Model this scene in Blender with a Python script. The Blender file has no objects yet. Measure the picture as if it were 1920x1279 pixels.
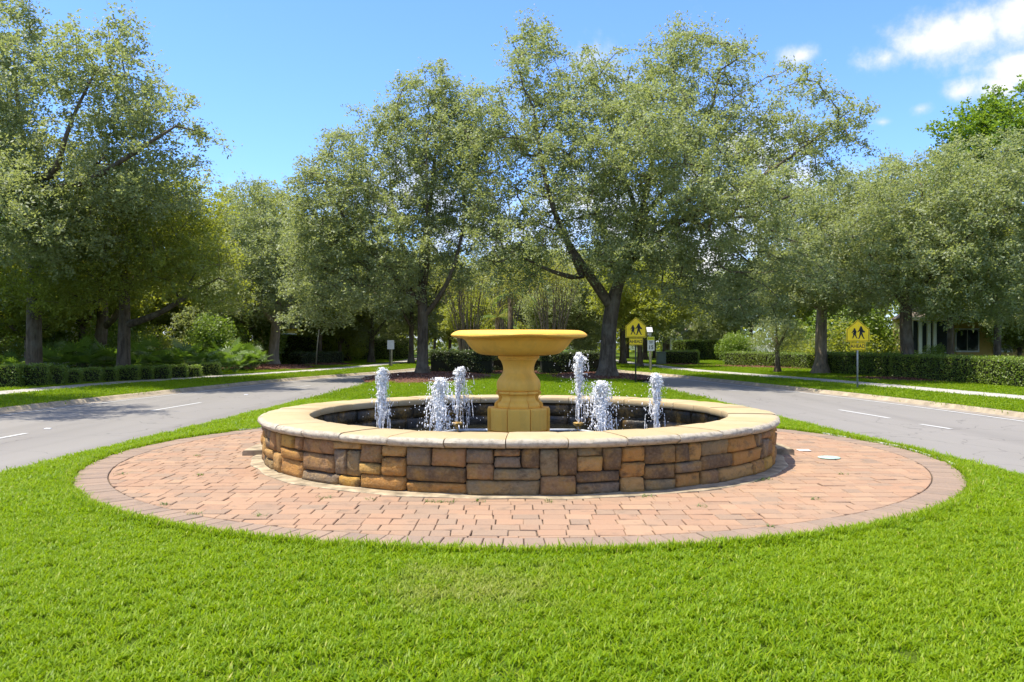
import bpy, math, random
import numpy as np
from mathutils import Vector

# ------------------------------------------------------------------ camera, sky, sun, exposure
SC = bpy.context.scene
COL = SC.collection
H = 1.7                      # eye height
F = 1580.0                   # focal length in photo pixels (1920 wide)
cam_d = bpy.data.cameras.new('camera')
cam_d.sensor_width = 36.0
cam_d.lens = 36.0 * F / 1920.0
cam_d.clip_end = 3000
cam = bpy.data.objects.new('camera', cam_d)
COL.objects.link(cam)
cam.location = (0, 0, H)
cam.rotation_euler = (math.radians(90), 0, 0)
SC.camera = cam

SUN_EL, SUN_AZ = 70.0, -92.0          # azimuth clockwise from +Y (the viewing direction)
world = bpy.data.worlds.new('World')
SC.world = world
world.use_nodes = True
SC.view_settings.view_transform = 'Standard'
SC.view_settings.look = 'None'
SC.view_settings.gamma = 1.0
SC.view_settings.use_curve_mapping = False
SC.view_settings.exposure = 1.40
SC.cycles.max_bounces = 9
SC.cycles.diffuse_bounces = 6
SC.cycles.glossy_bounces = 3
SC.cycles.transmission_bounces = 5

sun_d = bpy.data.lights.new('sun', 'SUN')
sun_d.energy = 3.2
sun_d.angle = math.radians(0.55)
sun_d.color = (1.0, 0.93, 0.80)
sun = bpy.data.objects.new('sun', sun_d)
COL.objects.link(sun)
el, az = math.radians(SUN_EL), math.radians(SUN_AZ)
to_sun = Vector((math.cos(el) * math.sin(az), math.cos(el) * math.cos(az), math.sin(el)))
sun.rotation_euler = to_sun.to_track_quat('Z', 'Y').to_euler()
sun.location = (0, 20, 40)


SKY_SHIFT = (3.09, 0.19, 0.61)  # noise offset that keeps the added fill clouds mostly out of view


def build_sky():
    nt = world.node_tree
    nt.nodes.clear()
    N, L = nt.nodes.new, nt.links.new
    out = N('ShaderNodeOutputWorld')
    bg = N('ShaderNodeBackground')
    bg.inputs['Strength'].default_value = 0.14
    sky = N('ShaderNodeTexSky')
    sky.sky_type = 'NISHITA'
    sky.sun_disc = False
    sky.sun_elevation = el
    sky.sun_rotation = az
    sky.air_density = 1.0
    sky.dust_density = 0.35
    sky.ozone_density = 1.6
    tc = N('ShaderNodeTexCoord')
    noise = N('ShaderNodeTexNoise')
    noise.inputs['Scale'].default_value = 9.0
    noise.inputs['Detail'].default_value = 10.0
    noise.inputs['Roughness'].default_value = 0.62
    L(tc.outputs['Generated'], noise.inputs['Vector'])
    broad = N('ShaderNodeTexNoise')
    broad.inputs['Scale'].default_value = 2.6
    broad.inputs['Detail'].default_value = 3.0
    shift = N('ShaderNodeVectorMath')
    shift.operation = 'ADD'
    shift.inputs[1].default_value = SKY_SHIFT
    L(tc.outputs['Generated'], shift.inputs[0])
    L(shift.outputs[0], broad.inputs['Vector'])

    def math_node(op, a, b=None, c=None):
        m = N('ShaderNodeMath')
        m.operation = op
        for i, v in enumerate((a, b, c)):
            if v is None:
                continue
            if isinstance(v, (int, float)):
                m.inputs[i].default_value = v
            else:
                L(v, m.inputs[i])
        return m.outputs[0]
    # clouds seen in the sky: direction, angular size, density
    blobs = [((1660, 108), 0.030, 1.0), ((1715, 82), 0.038, 1.0), ((1775, 62), 0.046, 1.0), ((1835, 45), 0.048, 1.0),
             ((1895, 32), 0.050, 1.0), ((1960, 10), 0.06, 1.0), ((1500, 103), 0.026, 0.85), ((1725, 203), 0.026, 0.5), ((1655, 228), 0.020, 0.62),
             ((1800, 172), 0.030, 0.45), ((1868, 165), 0.030, 0.45), ((1925, 120), 0.028, 0.9), ((1380, 275), 0.03, .75), ((1300, 330), 0.03, .7)]
    acc = None
    for (px, py), r, dens in blobs:
        d = Vector(((px - 960) / F, 1.0, (638 - py) / F)).normalized()
        sub = N('ShaderNodeVectorMath')
        sub.operation = 'SUBTRACT'
        L(tc.outputs['Generated'], sub.inputs[0])
        sub.inputs[1].default_value = d
        mul = N('ShaderNodeVectorMath')
        mul.operation = 'MULTIPLY'
        mul.inputs[1].default_value = (0.8, 1.0, 1.5)
        L(sub.outputs[0], mul.inputs[0])
        ln = N('ShaderNodeVectorMath')
        ln.operation = 'LENGTH'
        L(mul.outputs[0], ln.inputs[0])
        f = math_node('MULTIPLY_ADD', ln.outputs['Value'], -1.0 / r, 1.0 * dens)
        f = math_node('MAXIMUM', f, -1.0)
        acc = f if acc is None else math_node('MAXIMUM', acc, f)
    # heavier clouds added over the unseen sky for white fill light
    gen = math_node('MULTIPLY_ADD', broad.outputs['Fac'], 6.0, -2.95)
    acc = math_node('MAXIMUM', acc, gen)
    nz = math_node('MULTIPLY_ADD', noise.outputs['Fac'], 3.8, -1.75)
    tot = math_node('ADD', acc, nz)
    mr = N('ShaderNodeMapRange')
    mr.interpolation_type = 'SMOOTHSTEP'
    mr.inputs['From Min'].default_value = -0.05
    mr.inputs['From Max'].default_value = 0.95
    L(tot, mr.inputs['Value'])
    shade = N('ShaderNodeMapRange')
    shade.inputs['From Min'].default_value = 0.2
    shade.inputs['From Max'].default_value = 1.0
    L(tot, shade.inputs['Value'])
    cc = N('ShaderNodeMix')
    cc.data_type = 'RGBA'
    cc.inputs[6].default_value = (2.3, 2.5, 2.9, 1)
    cc.inputs[7].default_value = (3.2, 3.2, 3.25, 1)
    L(shade.outputs[0], cc.inputs[0])
    tint = N('ShaderNodeMix')
    tint.data_type = 'RGBA'
    tint.blend_type = 'MULTIPLY'
    tint.inputs[0].default_value = 1.0
    L(sky.outputs[0], tint.inputs[6])
    tint.inputs[7].default_value = (0.44, 0.59, 0.92, 1)
    mix = N('ShaderNodeMix')
    mix.data_type = 'RGBA'
    L(mr.outputs[0], mix.inputs[0])
    L(tint.outputs[2], mix.inputs[6])
    L(cc.outputs[2], mix.inputs[7])
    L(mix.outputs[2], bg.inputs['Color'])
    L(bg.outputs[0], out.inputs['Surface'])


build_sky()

# ------------------------------------------------------------------ helpers


def gx(px, d):
    return (px - 960) / F * d


def gz(py, d):
    return H + (638 - py) / F * d


def fast_mesh(name, verts, faces, smooth=False):
    """verts (n,3); faces (m,k) array with one k, or a list of tuples"""
    me = bpy.data.meshes.new(name)
    verts = np.asarray(verts, dtype=np.float32)
    if isinstance(faces, np.ndarray):
        m, k = faces.shape
        me.vertices.add(len(verts))
        me.vertices.foreach_set('co', verts.ravel())
        me.loops.add(m * k)
        me.loops.foreach_set('vertex_index', faces.astype(np.int32).ravel())
        me.polygons.add(m)
        me.polygons.foreach_set('loop_start', np.arange(0, m * k, k, dtype=np.int32))
        me.update(calc_edges=True)
    else:
        me.from_pydata([tuple(map(float, v)) for v in verts], [], [tuple(f) for f in faces])
    if smooth:
        me.polygons.foreach_set('use_smooth', np.ones(len(me.polygons), dtype=bool))
    me.validate()
    me.update()
    return me


def put(name, me, mat=None, parent=None, loc=(0, 0, 0), rz=0.0, scale=None, kind=None):
    o = bpy.data.objects.new(name, me)
    COL.objects.link(o)
    o.location = loc
    o.rotation_euler = (0, 0, rz)
    if scale is not None:
        o.scale = scale if hasattr(scale, '__len__') else (scale, scale, scale)
    if parent is not None:
        o.parent = parent
    if mat is not None and me is not None and len(me.materials) == 0:
        me.materials.append(mat)
    if kind:
        o['kind'] = kind
    return o


def tag(o, label, cat, group=None):
    o['label'] = label
    o['category'] = cat
    if group:
        o['group'] = group
    return o


def thing(name, label, cat, loc=(0, 0, 0), rz=0.0, group=None, scale=None):
    return tag(put(name, None, loc=loc, rz=rz, scale=scale), label, cat, group)


class MB:
    """collects simple shapes for one mesh"""

    def __init__(self):
        self.v, self.f = [], []

    def add(self, vs, fs):
        b = len(self.v)
        self.v += [tuple(v) for v in vs]
        self.f += [tuple(i + b for i in f) for f in fs]
        return self

    def box(self, x0, x1, y0, y1, z0, z1, bev=0.0):
        if bev <= 0:
            vs = [(x, y, z) for z in (z0, z1) for y in (y0, y1) for x in (x0, x1)]
            return self.add(vs, [(0, 2, 3, 1), (4, 5, 7, 6), (0, 1, 5, 4), (2, 6, 7, 3), (0, 4, 6, 2), (1, 3, 7, 5)])
        b = bev
        rings = []
        for z, i in ((z0, b), (z0 + b, 0), (z1 - b, 0), (z1, b)):
            xa, xb, ya, yb = x0 + i, x1 - i, y0 + i, y1 - i
            c = b * .6
            rings.append([(xa + c, ya, z), (xb - c, ya, z), (xb, ya + c, z), (xb, yb - c, z), (xb - c, yb, z), (xa + c, yb, z), (xa, yb - c, z), (xa, ya + c, z)])
        vs = [p for r in rings for p in r]
        fs = []
        for k in range(3):
            for i in range(8):
                j = (i + 1) % 8
                fs.append((k * 8 + i, k * 8 + j, k * 8 + 8 + j, k * 8 + 8 + i))
        fs.append(tuple(range(7, -1, -1)))
        fs.append(tuple(range(24, 32)))
        return self.add(vs, fs)

    def prism(self, pts, y0, y1):
        """outline in XZ, extruded in Y from y0 (front) to y1"""
        n = len(pts)
        vs = [(x, y0, z) for x, z in pts] + [(x, y1, z) for x, z in pts]
        fs = [tuple(range(n)), tuple(range(2 * n - 1, n - 1, -1))] + [(i, i + n, (i + 1) % n + n, (i + 1) % n) for i in range(n)]
        return self.add(vs, fs)

    def tube(self, pts, radii, n=8, cap=True):
        vs, fs = tube_arrays(np.array(pts, float), np.array(radii, float), n)
        b = len(self.v)
        self.v += [tuple(v) for v in vs]
        self.f += [tuple(int(i) + b for i in f) for f in fs]
        if cap:
            self.f.append(tuple(b + i for i in range(n - 1, -1, -1)))
            self.f.append(tuple(b + len(vs) - n + i for i in range(n)))
        return self

    def mesh(self, name, smooth=False):
        return fast_mesh(name, self.v, self.f, smooth)


def tube_arrays(P, R, n):
    m = len(P)
    T = np.gradient(P, axis=0) if m > 2 else np.repeat((P[1:] - P[:-1]), 2, axis=0)
    T /= np.linalg.norm(T, axis=1)[:, None] + 1e-9
    up = np.array([1.0, 0, 0]) if abs(T[0][2]) > .7 else np.array([0, 0, 1.0])
    vs = []
    for i in range(m):
        a = up - T[i] * up.dot(T[i])
        a /= np.linalg.norm(a) + 1e-9
        up = a
        b = np.cross(T[i], a)
        ang = np.arange(n) / n * 2 * math.pi
        vs.append(P[i] + R[i] * (np.cos(ang)[:, None] * a + np.sin(ang)[:, None] * b))
    vs = np.concatenate(vs)
    i = np.arange(m - 1)[:, None] * n
    j = np.arange(n)[None, :]
    jn = (j + 1) % n
    fs = np.stack([i + j, i + jn, i + n + jn, i + n + j], axis=2).reshape(-1, 4)
    return vs, fs


# ------------------------------------------------------------------ materials
def new_mat(name):
    m = bpy.data.materials.new(name)
    m.use_nodes = True
    nt = m.node_tree
    nt.nodes.clear()
    return m, nt


def ramp(nt, fac, stops):
    r = nt.nodes.new('ShaderNodeValToRGB')
    e = r.color_ramp.elements
    while len(e) < len(stops):
        e.new(0.5)
    for el_, (p, c) in zip(e, stops):
        el_.position = p
        el_.color = (*c, 1)
    nt.links.new(fac, r.inputs[0])
    return r.outputs[0]


def mixc(nt, fac, a, b, mode='MIX'):
    m = nt.nodes.new('ShaderNodeMix')
    m.data_type = 'RGBA'
    m.blend_type = mode
    for i, v in ((0, fac), (6, a), (7, b)):
        if isinstance(v, (int, float)):
            m.inputs[i].default_value = v
        elif isinstance(v, tuple):
            m.inputs[i].default_value = (*v, 1)
        else:
            nt.links.new(v, m.inputs[i])
    return m.outputs[2]


def noise_out(nt, scale, detail=4.0, rough=0.55, coord='Position', stretch=None, w=None):
    n = nt.nodes.new('ShaderNodeTexNoise')
    n.inputs['Scale'].default_value = scale
    n.inputs['Detail'].default_value = detail
    n.inputs['Roughness'].default_value = rough
    if coord == 'Position':
        g = nt.nodes.new('ShaderNodeNewGeometry')
        src = g.outputs['Position']
    else:
        g = nt.nodes.new('ShaderNodeTexCoord')
        src = g.outputs[coord]
    if stretch:
        mp = nt.nodes.new('ShaderNodeVectorMath')
        mp.operation = 'MULTIPLY'
        mp.inputs[1].default_value = stretch
        nt.links.new(src, mp.inputs[0])
        src = mp.outputs[0]
    nt.links.new(src, n.inputs['Vector'])
    return n.outputs['Fac']


def maprange(nt, v, a, b, c=0.0, d=1.0):
    m = nt.nodes.new('ShaderNodeMapRange')
    m.inputs[1].default_value, m.inputs[2].default_value = a, b
    m.inputs[3].default_value, m.inputs[4].default_value = c, d
    nt.links.new(v, m.inputs[0])
    return m.outputs[0]


def finish(nt, color, rough=0.8, bump=None, bump_d=0.02, spec=0.3, extra=None, bump_s=0.6):
    N, L = nt.nodes.new, nt.links.new
    out = N('ShaderNodeOutputMaterial')
    p = N('ShaderNodeBsdfPrincipled')
    if isinstance(color, tuple):
        p.inputs['Base Color'].default_value = (*color, 1)
    else:
        L(color, p.inputs['Base Color'])
    if isinstance(rough, (int, float)):
        p.inputs['Roughness'].default_value = rough
    else:
        L(rough, p.inputs['Roughness'])
    p.inputs['Specular IOR Level'].default_value = spec
    if bump is not None:
        b = N('ShaderNodeBump')
        b.inputs['Strength'].default_value = bump_s
        b.inputs['Distance'].default_value = bump_d
        L(bump, b.inputs['Height'])
        L(b.outputs[0], p.inputs['Normal'])
    for k, v in (extra or {}).items():
        p.inputs[k].default_value = v
    L(p.outputs[0], out.inputs['Surface'])
    return p


def simple_mat(name, color, rough=0.7, var=0.25, scale=8.0, bump=0.0, spec=0.3, extra=None, coord='Position'):
    m, nt = new_mat(name)
    n = noise_out(nt, scale, 5, coord=coord)
    dark = tuple(c * (1 - var) for c in color)
    lite = tuple(min(1, c * (1 + var)) for c in color)
    c = ramp(nt, n, [(0.3, dark), (0.7, lite)])
    finish(nt, c, rough, n if bump else None, bump, spec, extra)
    return m


def rand_out(nt, how):
    if how == 'object':
        return nt.nodes.new('ShaderNodeObjectInfo').outputs['Random']
    return nt.nodes.new('ShaderNodeNewGeometry').outputs['Random Per Island']


def leaf_mat(name, stops, rough=0.42, trans=0.32, tcol=(0.25, 0.33, 0.03), clump=0.5, spec=0.5):
    m, nt = new_mat(name)
    N, L = nt.nodes.new, nt.links.new
    r = rand_out(nt, 'island')
    c = ramp(nt, r, stops)
    big = noise_out(nt, clump, 3)
    c = mixc(nt, maprange(nt, big, 0.35, 0.65, 0.0, 0.5), c, tuple(s * 1.0 for s in stops[-1][1]))
    out = N('ShaderNodeOutputMaterial')
    p = N('ShaderNodeBsdfPrincipled')
    p.inputs['Roughness'].default_value = rough
    p.inputs['Specular IOR Level'].default_value = spec
    L(c, p.inputs['Base Color'])
    t = N('ShaderNodeBsdfTranslucent')
    t.inputs['Color'].default_value = (*tcol, 1)
    mx = N('ShaderNodeMixShader')
    mx.inputs[0].default_value = trans
    L(p.outputs[0], mx.inputs[1])
    L(t.outputs[0], mx.inputs[2])
    L(mx.outputs[0], out.inputs['Surface'])
    return m


def paver_mat(name, how, cols):
    m, nt = new_mat(name)
    r = rand_out(nt, how)
    c = ramp(nt, r, cols)
    patch = noise_out(nt, 0.9, 4)
    c = mixc(nt, maprange(nt, patch, 0.48, 0.72, 0, 0.45), c, (0.22, 0.175, 0.135))
    fine = noise_out(nt, 55, 5, 0.7)
    c = mixc(nt, maprange(nt, fine, 0.3, 0.75, 0.0, 0.55), c, (0.36, 0.245, 0.16), 'MIX')
    stain = noise_out(nt, 5.0, 5, 0.65)
    c = mixc(nt, maprange(nt, stain, 0.56, 0.76, 0, 0.7), c, (0.14, 0.11, 0.08))
    finish(nt, c, 0.88, fine, 0.006, 0.2)
    return m


def stone_mat():
    m, nt = new_mat('ledge_stone')
    r = rand_out(nt, 'object')
    c = ramp(nt, r, [(0.0, (0.17, 0.11, 0.06)), (0.14, (0.48, 0.235, 0.065)), (0.28, (0.32, 0.18, 0.08)), (0.42, (0.56, 0.31, 0.065)),
                     (0.54, (0.23, 0.17, 0.11)), (0.64, (0.49, 0.28, 0.095)), (0.76, (0.38, 0.20, 0.085)), (0.86, (0.27, 0.20, 0.105)), (0.94, (0.60, 0.36, 0.10))])
    c.node.color_ramp.interpolation = 'CONSTANT'
    n1 = noise_out(nt, 4.2, 6, 0.62)
    c = mixc(nt, maprange(nt, n1, 0.46, 0.66, 0, 0.5), c, (0.52, 0.29, 0.06))
    n2 = noise_out(nt, 6.0, 6, 0.66, stretch=(1, 1, 1.6))
    c = mixc(nt, maprange(nt, n2, 0.50, 0.68, 0, 0.8), c, (0.11, 0.072, 0.04))
    n3 = noise_out(nt, 34, 6, 0.7)
    c = mixc(nt, maprange(nt, n3, 0.45, 0.75, 0.0, 0.3), c, (0.58, 0.42, 0.24))
    fine = noise_out(nt, 26, 8, 0.72)
    finish(nt, c, 0.88, fine, 0.05, 0.2, bump_s=1.0)
    return m


M = {}
M['stone'] = stone_mat()
M['mortar'] = simple_mat('mortar', (0.06, 0.048, 0.034), 0.95, 0.35, 14, 0.01)
M['paver'] = paver_mat('paver_brick', 'object', [(0.0, (0.285, 0.165, 0.102)), (0.25, (0.33, 0.20, 0.122)), (0.45, (0.26, 0.165, 0.108)), (0.65, (0.355, 0.222, 0.135)), (0.85, (0.22, 0.158, 0.112)), (1.0, (0.31, 0.182, 0.112))])
M['paver_far'] = paver_mat('paver_brick_joined', 'island', [(0.0, (0.285, 0.165, 0.102)), (0.25, (0.33, 0.20, 0.122)), (0.45, (0.26, 0.165, 0.108)), (0.65, (0.355, 0.222, 0.135)), (0.85, (0.22, 0.158, 0.112)), (1.0, (0.31, 0.182, 0.112))])
M['border'] = paver_mat('border_brick', 'object', [(0.0, (0.19, 0.145, 0.112)), (0.4, (0.24, 0.178, 0.135)), (0.7, (0.175, 0.138, 0.112)), (1.0, (0.26, 0.185, 0.135))])
M['joint'] = simple_mat('joint_sand', (0.105, 0.08, 0.055), 0.95, 0.35, 20)
M['weed'] = leaf_mat('joint_weed', [(0, (0.06, 0.10, 0.02)), (1, (0.12, 0.17, 0.04))], 0.5, 0.3, (0.25, 0.4, 0.03))
M['moss'] = simple_mat('joint_moss', (0.10, 0.125, 0.03), 0.95, 0.4, 60, 0.01)


def coping_mat():
    m, nt = new_mat('cast_coping')
    r = rand_out(nt, 'object')
    c = ramp(nt, r, [(0.0, (0.38, 0.295, 0.16)), (0.5, (0.43, 0.33, 0.18)), (1.0, (0.41, 0.33, 0.20))])
    n1 = noise_out(nt, 2.2, 6, 0.65)
    c = mixc(nt, maprange(nt, n1, 0.42, 0.7, 0, 0.6), c, (0.38, 0.265, 0.125))
    n2 = noise_out(nt, 9, 7, 0.7)
    # the weathered nose of the stones is bare grey-white cast concrete
    geo = nt.nodes.new('ShaderNodeNewGeometry')
    pos = nt.nodes.new('ShaderNodeVectorMath')
    pos.operation = 'DISTANCE'
    sep = nt.nodes.new('ShaderNodeSeparateXYZ')
    nt.links.new(geo.outputs['Position'], sep.inputs[0])
    comb = nt.nodes.new('ShaderNodeCombineXYZ')
    nt.links.new(sep.outputs[0], comb.inputs[0])
    nt.links.new(sep.outputs[1], comb.inputs[1])
    nt.links.new(comb.outputs[0], pos.inputs[0])
    pos.inputs[1].default_value = (0.10, 12.77, 0)
    w = nt.nodes.new('ShaderNodeMath')
    w.operation = 'MULTIPLY_ADD'
    nt.links.new(n2, w.inputs[0])
    w.inputs[1].default_value = 0.12
    nt.links.new(pos.outputs['Value'], w.inputs[2])
    nose = maprange(nt, w.outputs[0], 3.775, 3.82, 0, 0.8)
    c = mixc(nt, nose, c, (0.42, 0.38, 0.31))
    n3 = noise_out(nt, 16, 7, 0.75)
    dirt = nt.nodes.new('ShaderNodeMath')
    dirt.operation = 'MULTIPLY'
    nt.links.new(nose, dirt.inputs[0])
    nt.links.new(maprange(nt, n3, 0.48, 0.66, 0, 1.0), dirt.inputs[1])
    c = mixc(nt, dirt.outputs[0], c, (0.17, 0.145, 0.11))
    c = mixc(nt, maprange(nt, n3, 0.64, 0.8, 0, 0.4), c, (0.26, 0.18, 0.09))
    finish(nt, c, 0.8, n3, 0.012, 0.25)
    return m


M['coping'] = coping_mat()
M['footing'] = simple_mat('footing_concrete', (0.30, 0.24, 0.155), 0.9, 0.5, 6, 0.01)


def yellow_mat():
    m, nt = new_mat('painted_cast_stone')
    n1 = noise_out(nt, 2.5, 5, 0.6)
    c = ramp(nt, n1, [(0.3, (0.84, 0.44, 0.055)), (0.7, (0.88, 0.495, 0.075))])
    n2 = noise_out(nt, 30, 6, 0.7)
    c = mixc(nt, maprange(nt, n2, 0.55, 0.8, 0, 0.25), c, (0.50, 0.27, 0.04))
    n3 = noise_out(nt, 5, 6, 0.7, stretch=(1, 1, 0.35))
    c = mixc(nt, maprange(nt, n3, 0.47, 0.7, 0, 0.6), c, (0.62, 0.34, 0.06))
    n4 = noise_out(nt, 11, 7, 0.75)
    c = mixc(nt, maprange(nt, n4, 0.6, 0.74, 0, 0.3), c, (0.74, 0.60, 0.30))
    finish(nt, c, 0.62, n2, 0.004, 0.35)
    return m


M['yellow'] = yellow_mat()
M['seam'] = simple_mat('seam', (0.2, 0.11, 0.03), 0.9)
M['brass'] = simple_mat('brass', (0.62, 0.40, 0.12), 0.4, 0.3, 20, 0, 0.5, {'Metallic': 0.7})
M['pipe'] = simple_mat('white_pipe', (0.6, 0.62, 0.62), 0.35)


def wet_mat():
    m, nt = new_mat('wet_stone')
    n1 = noise_out(nt, 2.2, 6, 0.65)
    c = ramp(nt, n1, [(0.38, (0.02, 0.017, 0.01)), (0.52, (0.085, 0.055, 0.02)), (0.62, (0.30, 0.17, 0.035)), (0.72, (0.16, 0.10, 0.03))])
    n2 = noise_out(nt, 24, 6, 0.7)
    c = mixc(nt, maprange(nt, n2, 0.45, 0.7, 0, 0.8), c, (0.018, 0.018, 0.012))
    finish(nt, c, 0.25, n2, 0.02, 0.5)
    return m


M['wet'] = wet_mat()


def water_mat():
    m, nt = new_mat('dark_pool_water')
    n = noise_out(nt, 9, 4, 0.6)
    n2 = noise_out(nt, 1.5, 3)
    c = ramp(nt, n2, [(0.35, (0.006, 0.007, 0.004)), (0.7, (0.022, 0.02, 0.01))])
    finish(nt, c, 0.06, n, 0.05, 0.5, {'IOR': 1.33}, bump_s=0.5)
    return m


M['water'] = water_mat()


def froth_mat():
    m, nt = new_mat('aerated_water')
    N, L = nt.nodes.new, nt.links.new
    out = N('ShaderNodeOutputMaterial')
    p = N('ShaderNodeBsdfPrincipled')
    p.inputs['Base Color'].default_value = (0.96, 0.95, 0.93, 1)
    p.inputs['Roughness'].default_value = 0.3
    p.inputs['Specular IOR Level'].default_value = 0.3
    p.inputs['IOR'].default_value = 1.33
    p.inputs['Transmission Weight'].default_value = 0.12
    L(p.outputs[0], out.inputs['Surface'])
    return m


M['froth'] = froth_mat()


def sheet_mat():
    m, nt = new_mat('water_sheet')
    n = noise_out(nt, 45, 5, 0.7, stretch=(1, 1, 0.4))
    c = ramp(nt, n, [(0.3, (0.85, 0.87, 0.86)), (0.6, (0.97, 0.97, 0.95))])
    p = finish(nt, c, 0.15, n, 0.02, 0.5, {'IOR': 1.33})
    nt.links.new(maprange(nt, n, 0.38, 0.55, 0.7, 0.05), p.inputs['Transmission Weight'])
    return m


M['sheet'] = sheet_mat()


def asphalt_mat():
    m, nt = new_mat('aged_asphalt')
    fine = noise_out(nt, 90, 4, 0.7)
    c = ramp(nt, fine, [(0.25, (0.185, 0.174, 0.158)), (0.75, (0.255, 0.239, 0.217))])
    big = noise_out(nt, 0.35, 5, 0.6, stretch=(1.0, 0.25, 1))
    c = mixc(nt, maprange(nt, big, 0.4, 0.7, 0, 0.5), c, (0.172, 0.162, 0.148))
    crack = noise_out(nt, 2.0, 6, 0.7)
    c = mixc(nt, maprange(nt, crack, 0.62, 0.8, 0, 0.35), c, (0.26, 0.25, 0.24))
    # worn wheel tracks and hairline cracks
    track = noise_out(nt, 0.9, 3, 0.5, stretch=(1.0, 0.03, 1))
    c = mixc(nt, maprange(nt, track, 0.5, 0.66, 0, 0.35), c, (0.15, 0.14, 0.128))
    vo = nt.nodes.new('ShaderNodeTexVoronoi')
    vo.feature = 'DISTANCE_TO_EDGE'
    vo.inputs['Scale'].default_value = 0.42
    wv = nt.nodes.new('ShaderNodeTexNoise')
    wv.inputs['Scale'].default_value = 1.3
    gp = nt.nodes.new('ShaderNodeNewGeometry')
    nt.links.new(gp.outputs['Position'], wv.inputs['Vector'])
    av = nt.nodes.new('ShaderNodeVectorMath')
    av.operation = 'ADD'
    nt.links.new(gp.outputs['Position'], av.inputs[0])
    nt.links.new(wv.outputs['Color'], av.inputs[1])
    nt.links.new(av.outputs[0], vo.inputs['Vector'])
    c = mixc(nt, maprange(nt, vo.outputs['Distance'], 0.0, 0.008, 0.55, 0.0), c, (0.07, 0.065, 0.06))
    finish(nt, c, 0.85, fine, 0.004, 0.25)
    return m


M['asphalt'] = asphalt_mat()


def paint_mat():
    m, nt = new_mat('road_paint')
    n = noise_out(nt, 18, 6, 0.75)
    c = ramp(nt, n, [(0.35, (0.36, 0.36, 0.35)), (0.6, (0.52, 0.52, 0.50))])
    finish(nt, c, 0.7)
    return m


M['paint'] = paint_mat()
M['curb'] = simple_mat('curb_concrete', (0.31, 0.255, 0.175), 0.9, 0.3, 3.5, 0.008)
M['gutter'] = simple_mat('gutter_concrete', (0.25, 0.215, 0.175), 0.9, 0.3, 3, 0.005)
M['walk'] = simple_mat('sidewalk_concrete', (0.37, 0.345, 0.31), 0.9, 0.16, 2.5, 0.004)


def lawn_mat():
    m, nt = new_mat('lawn_base')
    n = noise_out(nt, 0.7, 5, 0.6)
    c = ramp(nt, n, [(0.3, (0.05, 0.09, 0.006)), (0.7, (0.10, 0.15, 0.010))])
    f = noise_out(nt, 60, 5, 0.8)
    c = mixc(nt, maprange(nt, f, 0.4, 0.7, 0, 0.7), c, (0.045, 0.07, 0.012))
    finish(nt, c, 0.9, f, 0.03, 0.1)
    return m


M['lawn'] = lawn_mat()
M['ground'] = simple_mat('ground_soil', (0.06, 0.075, 0.025), 0.95, 0.4, 0.8)


def grass_mat():
    m, nt = new_mat('grass_blade')
    N, L = nt.nodes.new, nt.links.new
    r = N('ShaderNodeObjectInfo').outputs['Random']
    isl = N('ShaderNodeNewGeometry').outputs['Random Per Island']
    ad = N('ShaderNodeMath')
    ad.operation = 'MULTIPLY_ADD'
    L(r, ad.inputs[0])
    ad.inputs[1].default_value = 0.4
    mu = N('ShaderNodeMath')
    mu.operation = 'MULTIPLY'
    mu.inputs[1].default_value = 0.6
    L(isl, mu.inputs[0])
    L(mu.outputs[0], ad.inputs[2])
    c = ramp(nt, ad.outputs[0], [(0.0, (0.055, 0.12, 0.003)), (0.22, (0.142, 0.245, 0.004)), (0.6, (0.212, 0.322, 0.005)), (0.84, (0.295, 0.375, 0.010)), (0.95, (0.42, 0.36, 0.10))])
    big = noise_out(nt, 0.55, 4, 0.6)
    c = mixc(nt, maprange(nt, big, 0.46, 0.72, 0, 0.55), c, (0.245, 0.345, 0.010))
    dry = noise_out(nt, 2.2, 5, 0.7)
    # one sun-bleached patch in the lawn in front of the paving
    geo = N('ShaderNodeNewGeometry')
    ds = N('ShaderNodeVectorMath')
    ds.operation = 'DISTANCE'
    L(geo.outputs['Position'], ds.inputs[0])
    ds.inputs[1].default_value = (-0.25, 5.7, 0.03)
    near = maprange(nt, ds.outputs['Value'], 0.15, 1.1, 0.34, 0.0)
    sm = N('ShaderNodeMath')
    sm.operation = 'ADD'
    L(dry, sm.inputs[0])
    L(near, sm.inputs[1])
    c = mixc(nt, maprange(nt, sm.outputs[0], 0.62, 0.95, 0, 0.6), c, (0.36, 0.33, 0.10))
    out = N('ShaderNodeOutputMaterial')
    p = N('ShaderNodeBsdfPrincipled')
    p.inputs['Roughness'].default_value = 0.45
    p.inputs['Specular IOR Level'].default_value = 0.2
    L(c, p.inputs['Base Color'])
    t = N('ShaderNodeBsdfTranslucent')
    tc = mixc(nt, 0.5, c, (0.42, 0.62, 0.012))
    L(tc, t.inputs['Color'])
    mx = N('ShaderNodeMixShader')
    mx.inputs[0].default_value = 0.42
    L(p.outputs[0], mx.inputs[1])
    L(t.outputs[0], mx.inputs[2])
    L(mx.outputs[0], out.inputs['Surface'])
    return m


M['grass'] = grass_mat()


def bark_mat(name, a, b):
    m, nt = new_mat(name)
    n = noise_out(nt, 7, 6, 0.7, stretch=(1, 1, 0.22))
    c = ramp(nt, n, [(0.3, a), (0.7, b)])
    n2 = noise_out(nt, 1.6, 4, 0.6)
    c = mixc(nt, maprange(nt, n2, 0.5, 0.7, 0, 0.5), c, (0.25, 0.225, 0.17))
    finish(nt, c, 0.95, n, 0.09, 0.15, bump_s=0.9)
    return m


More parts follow.
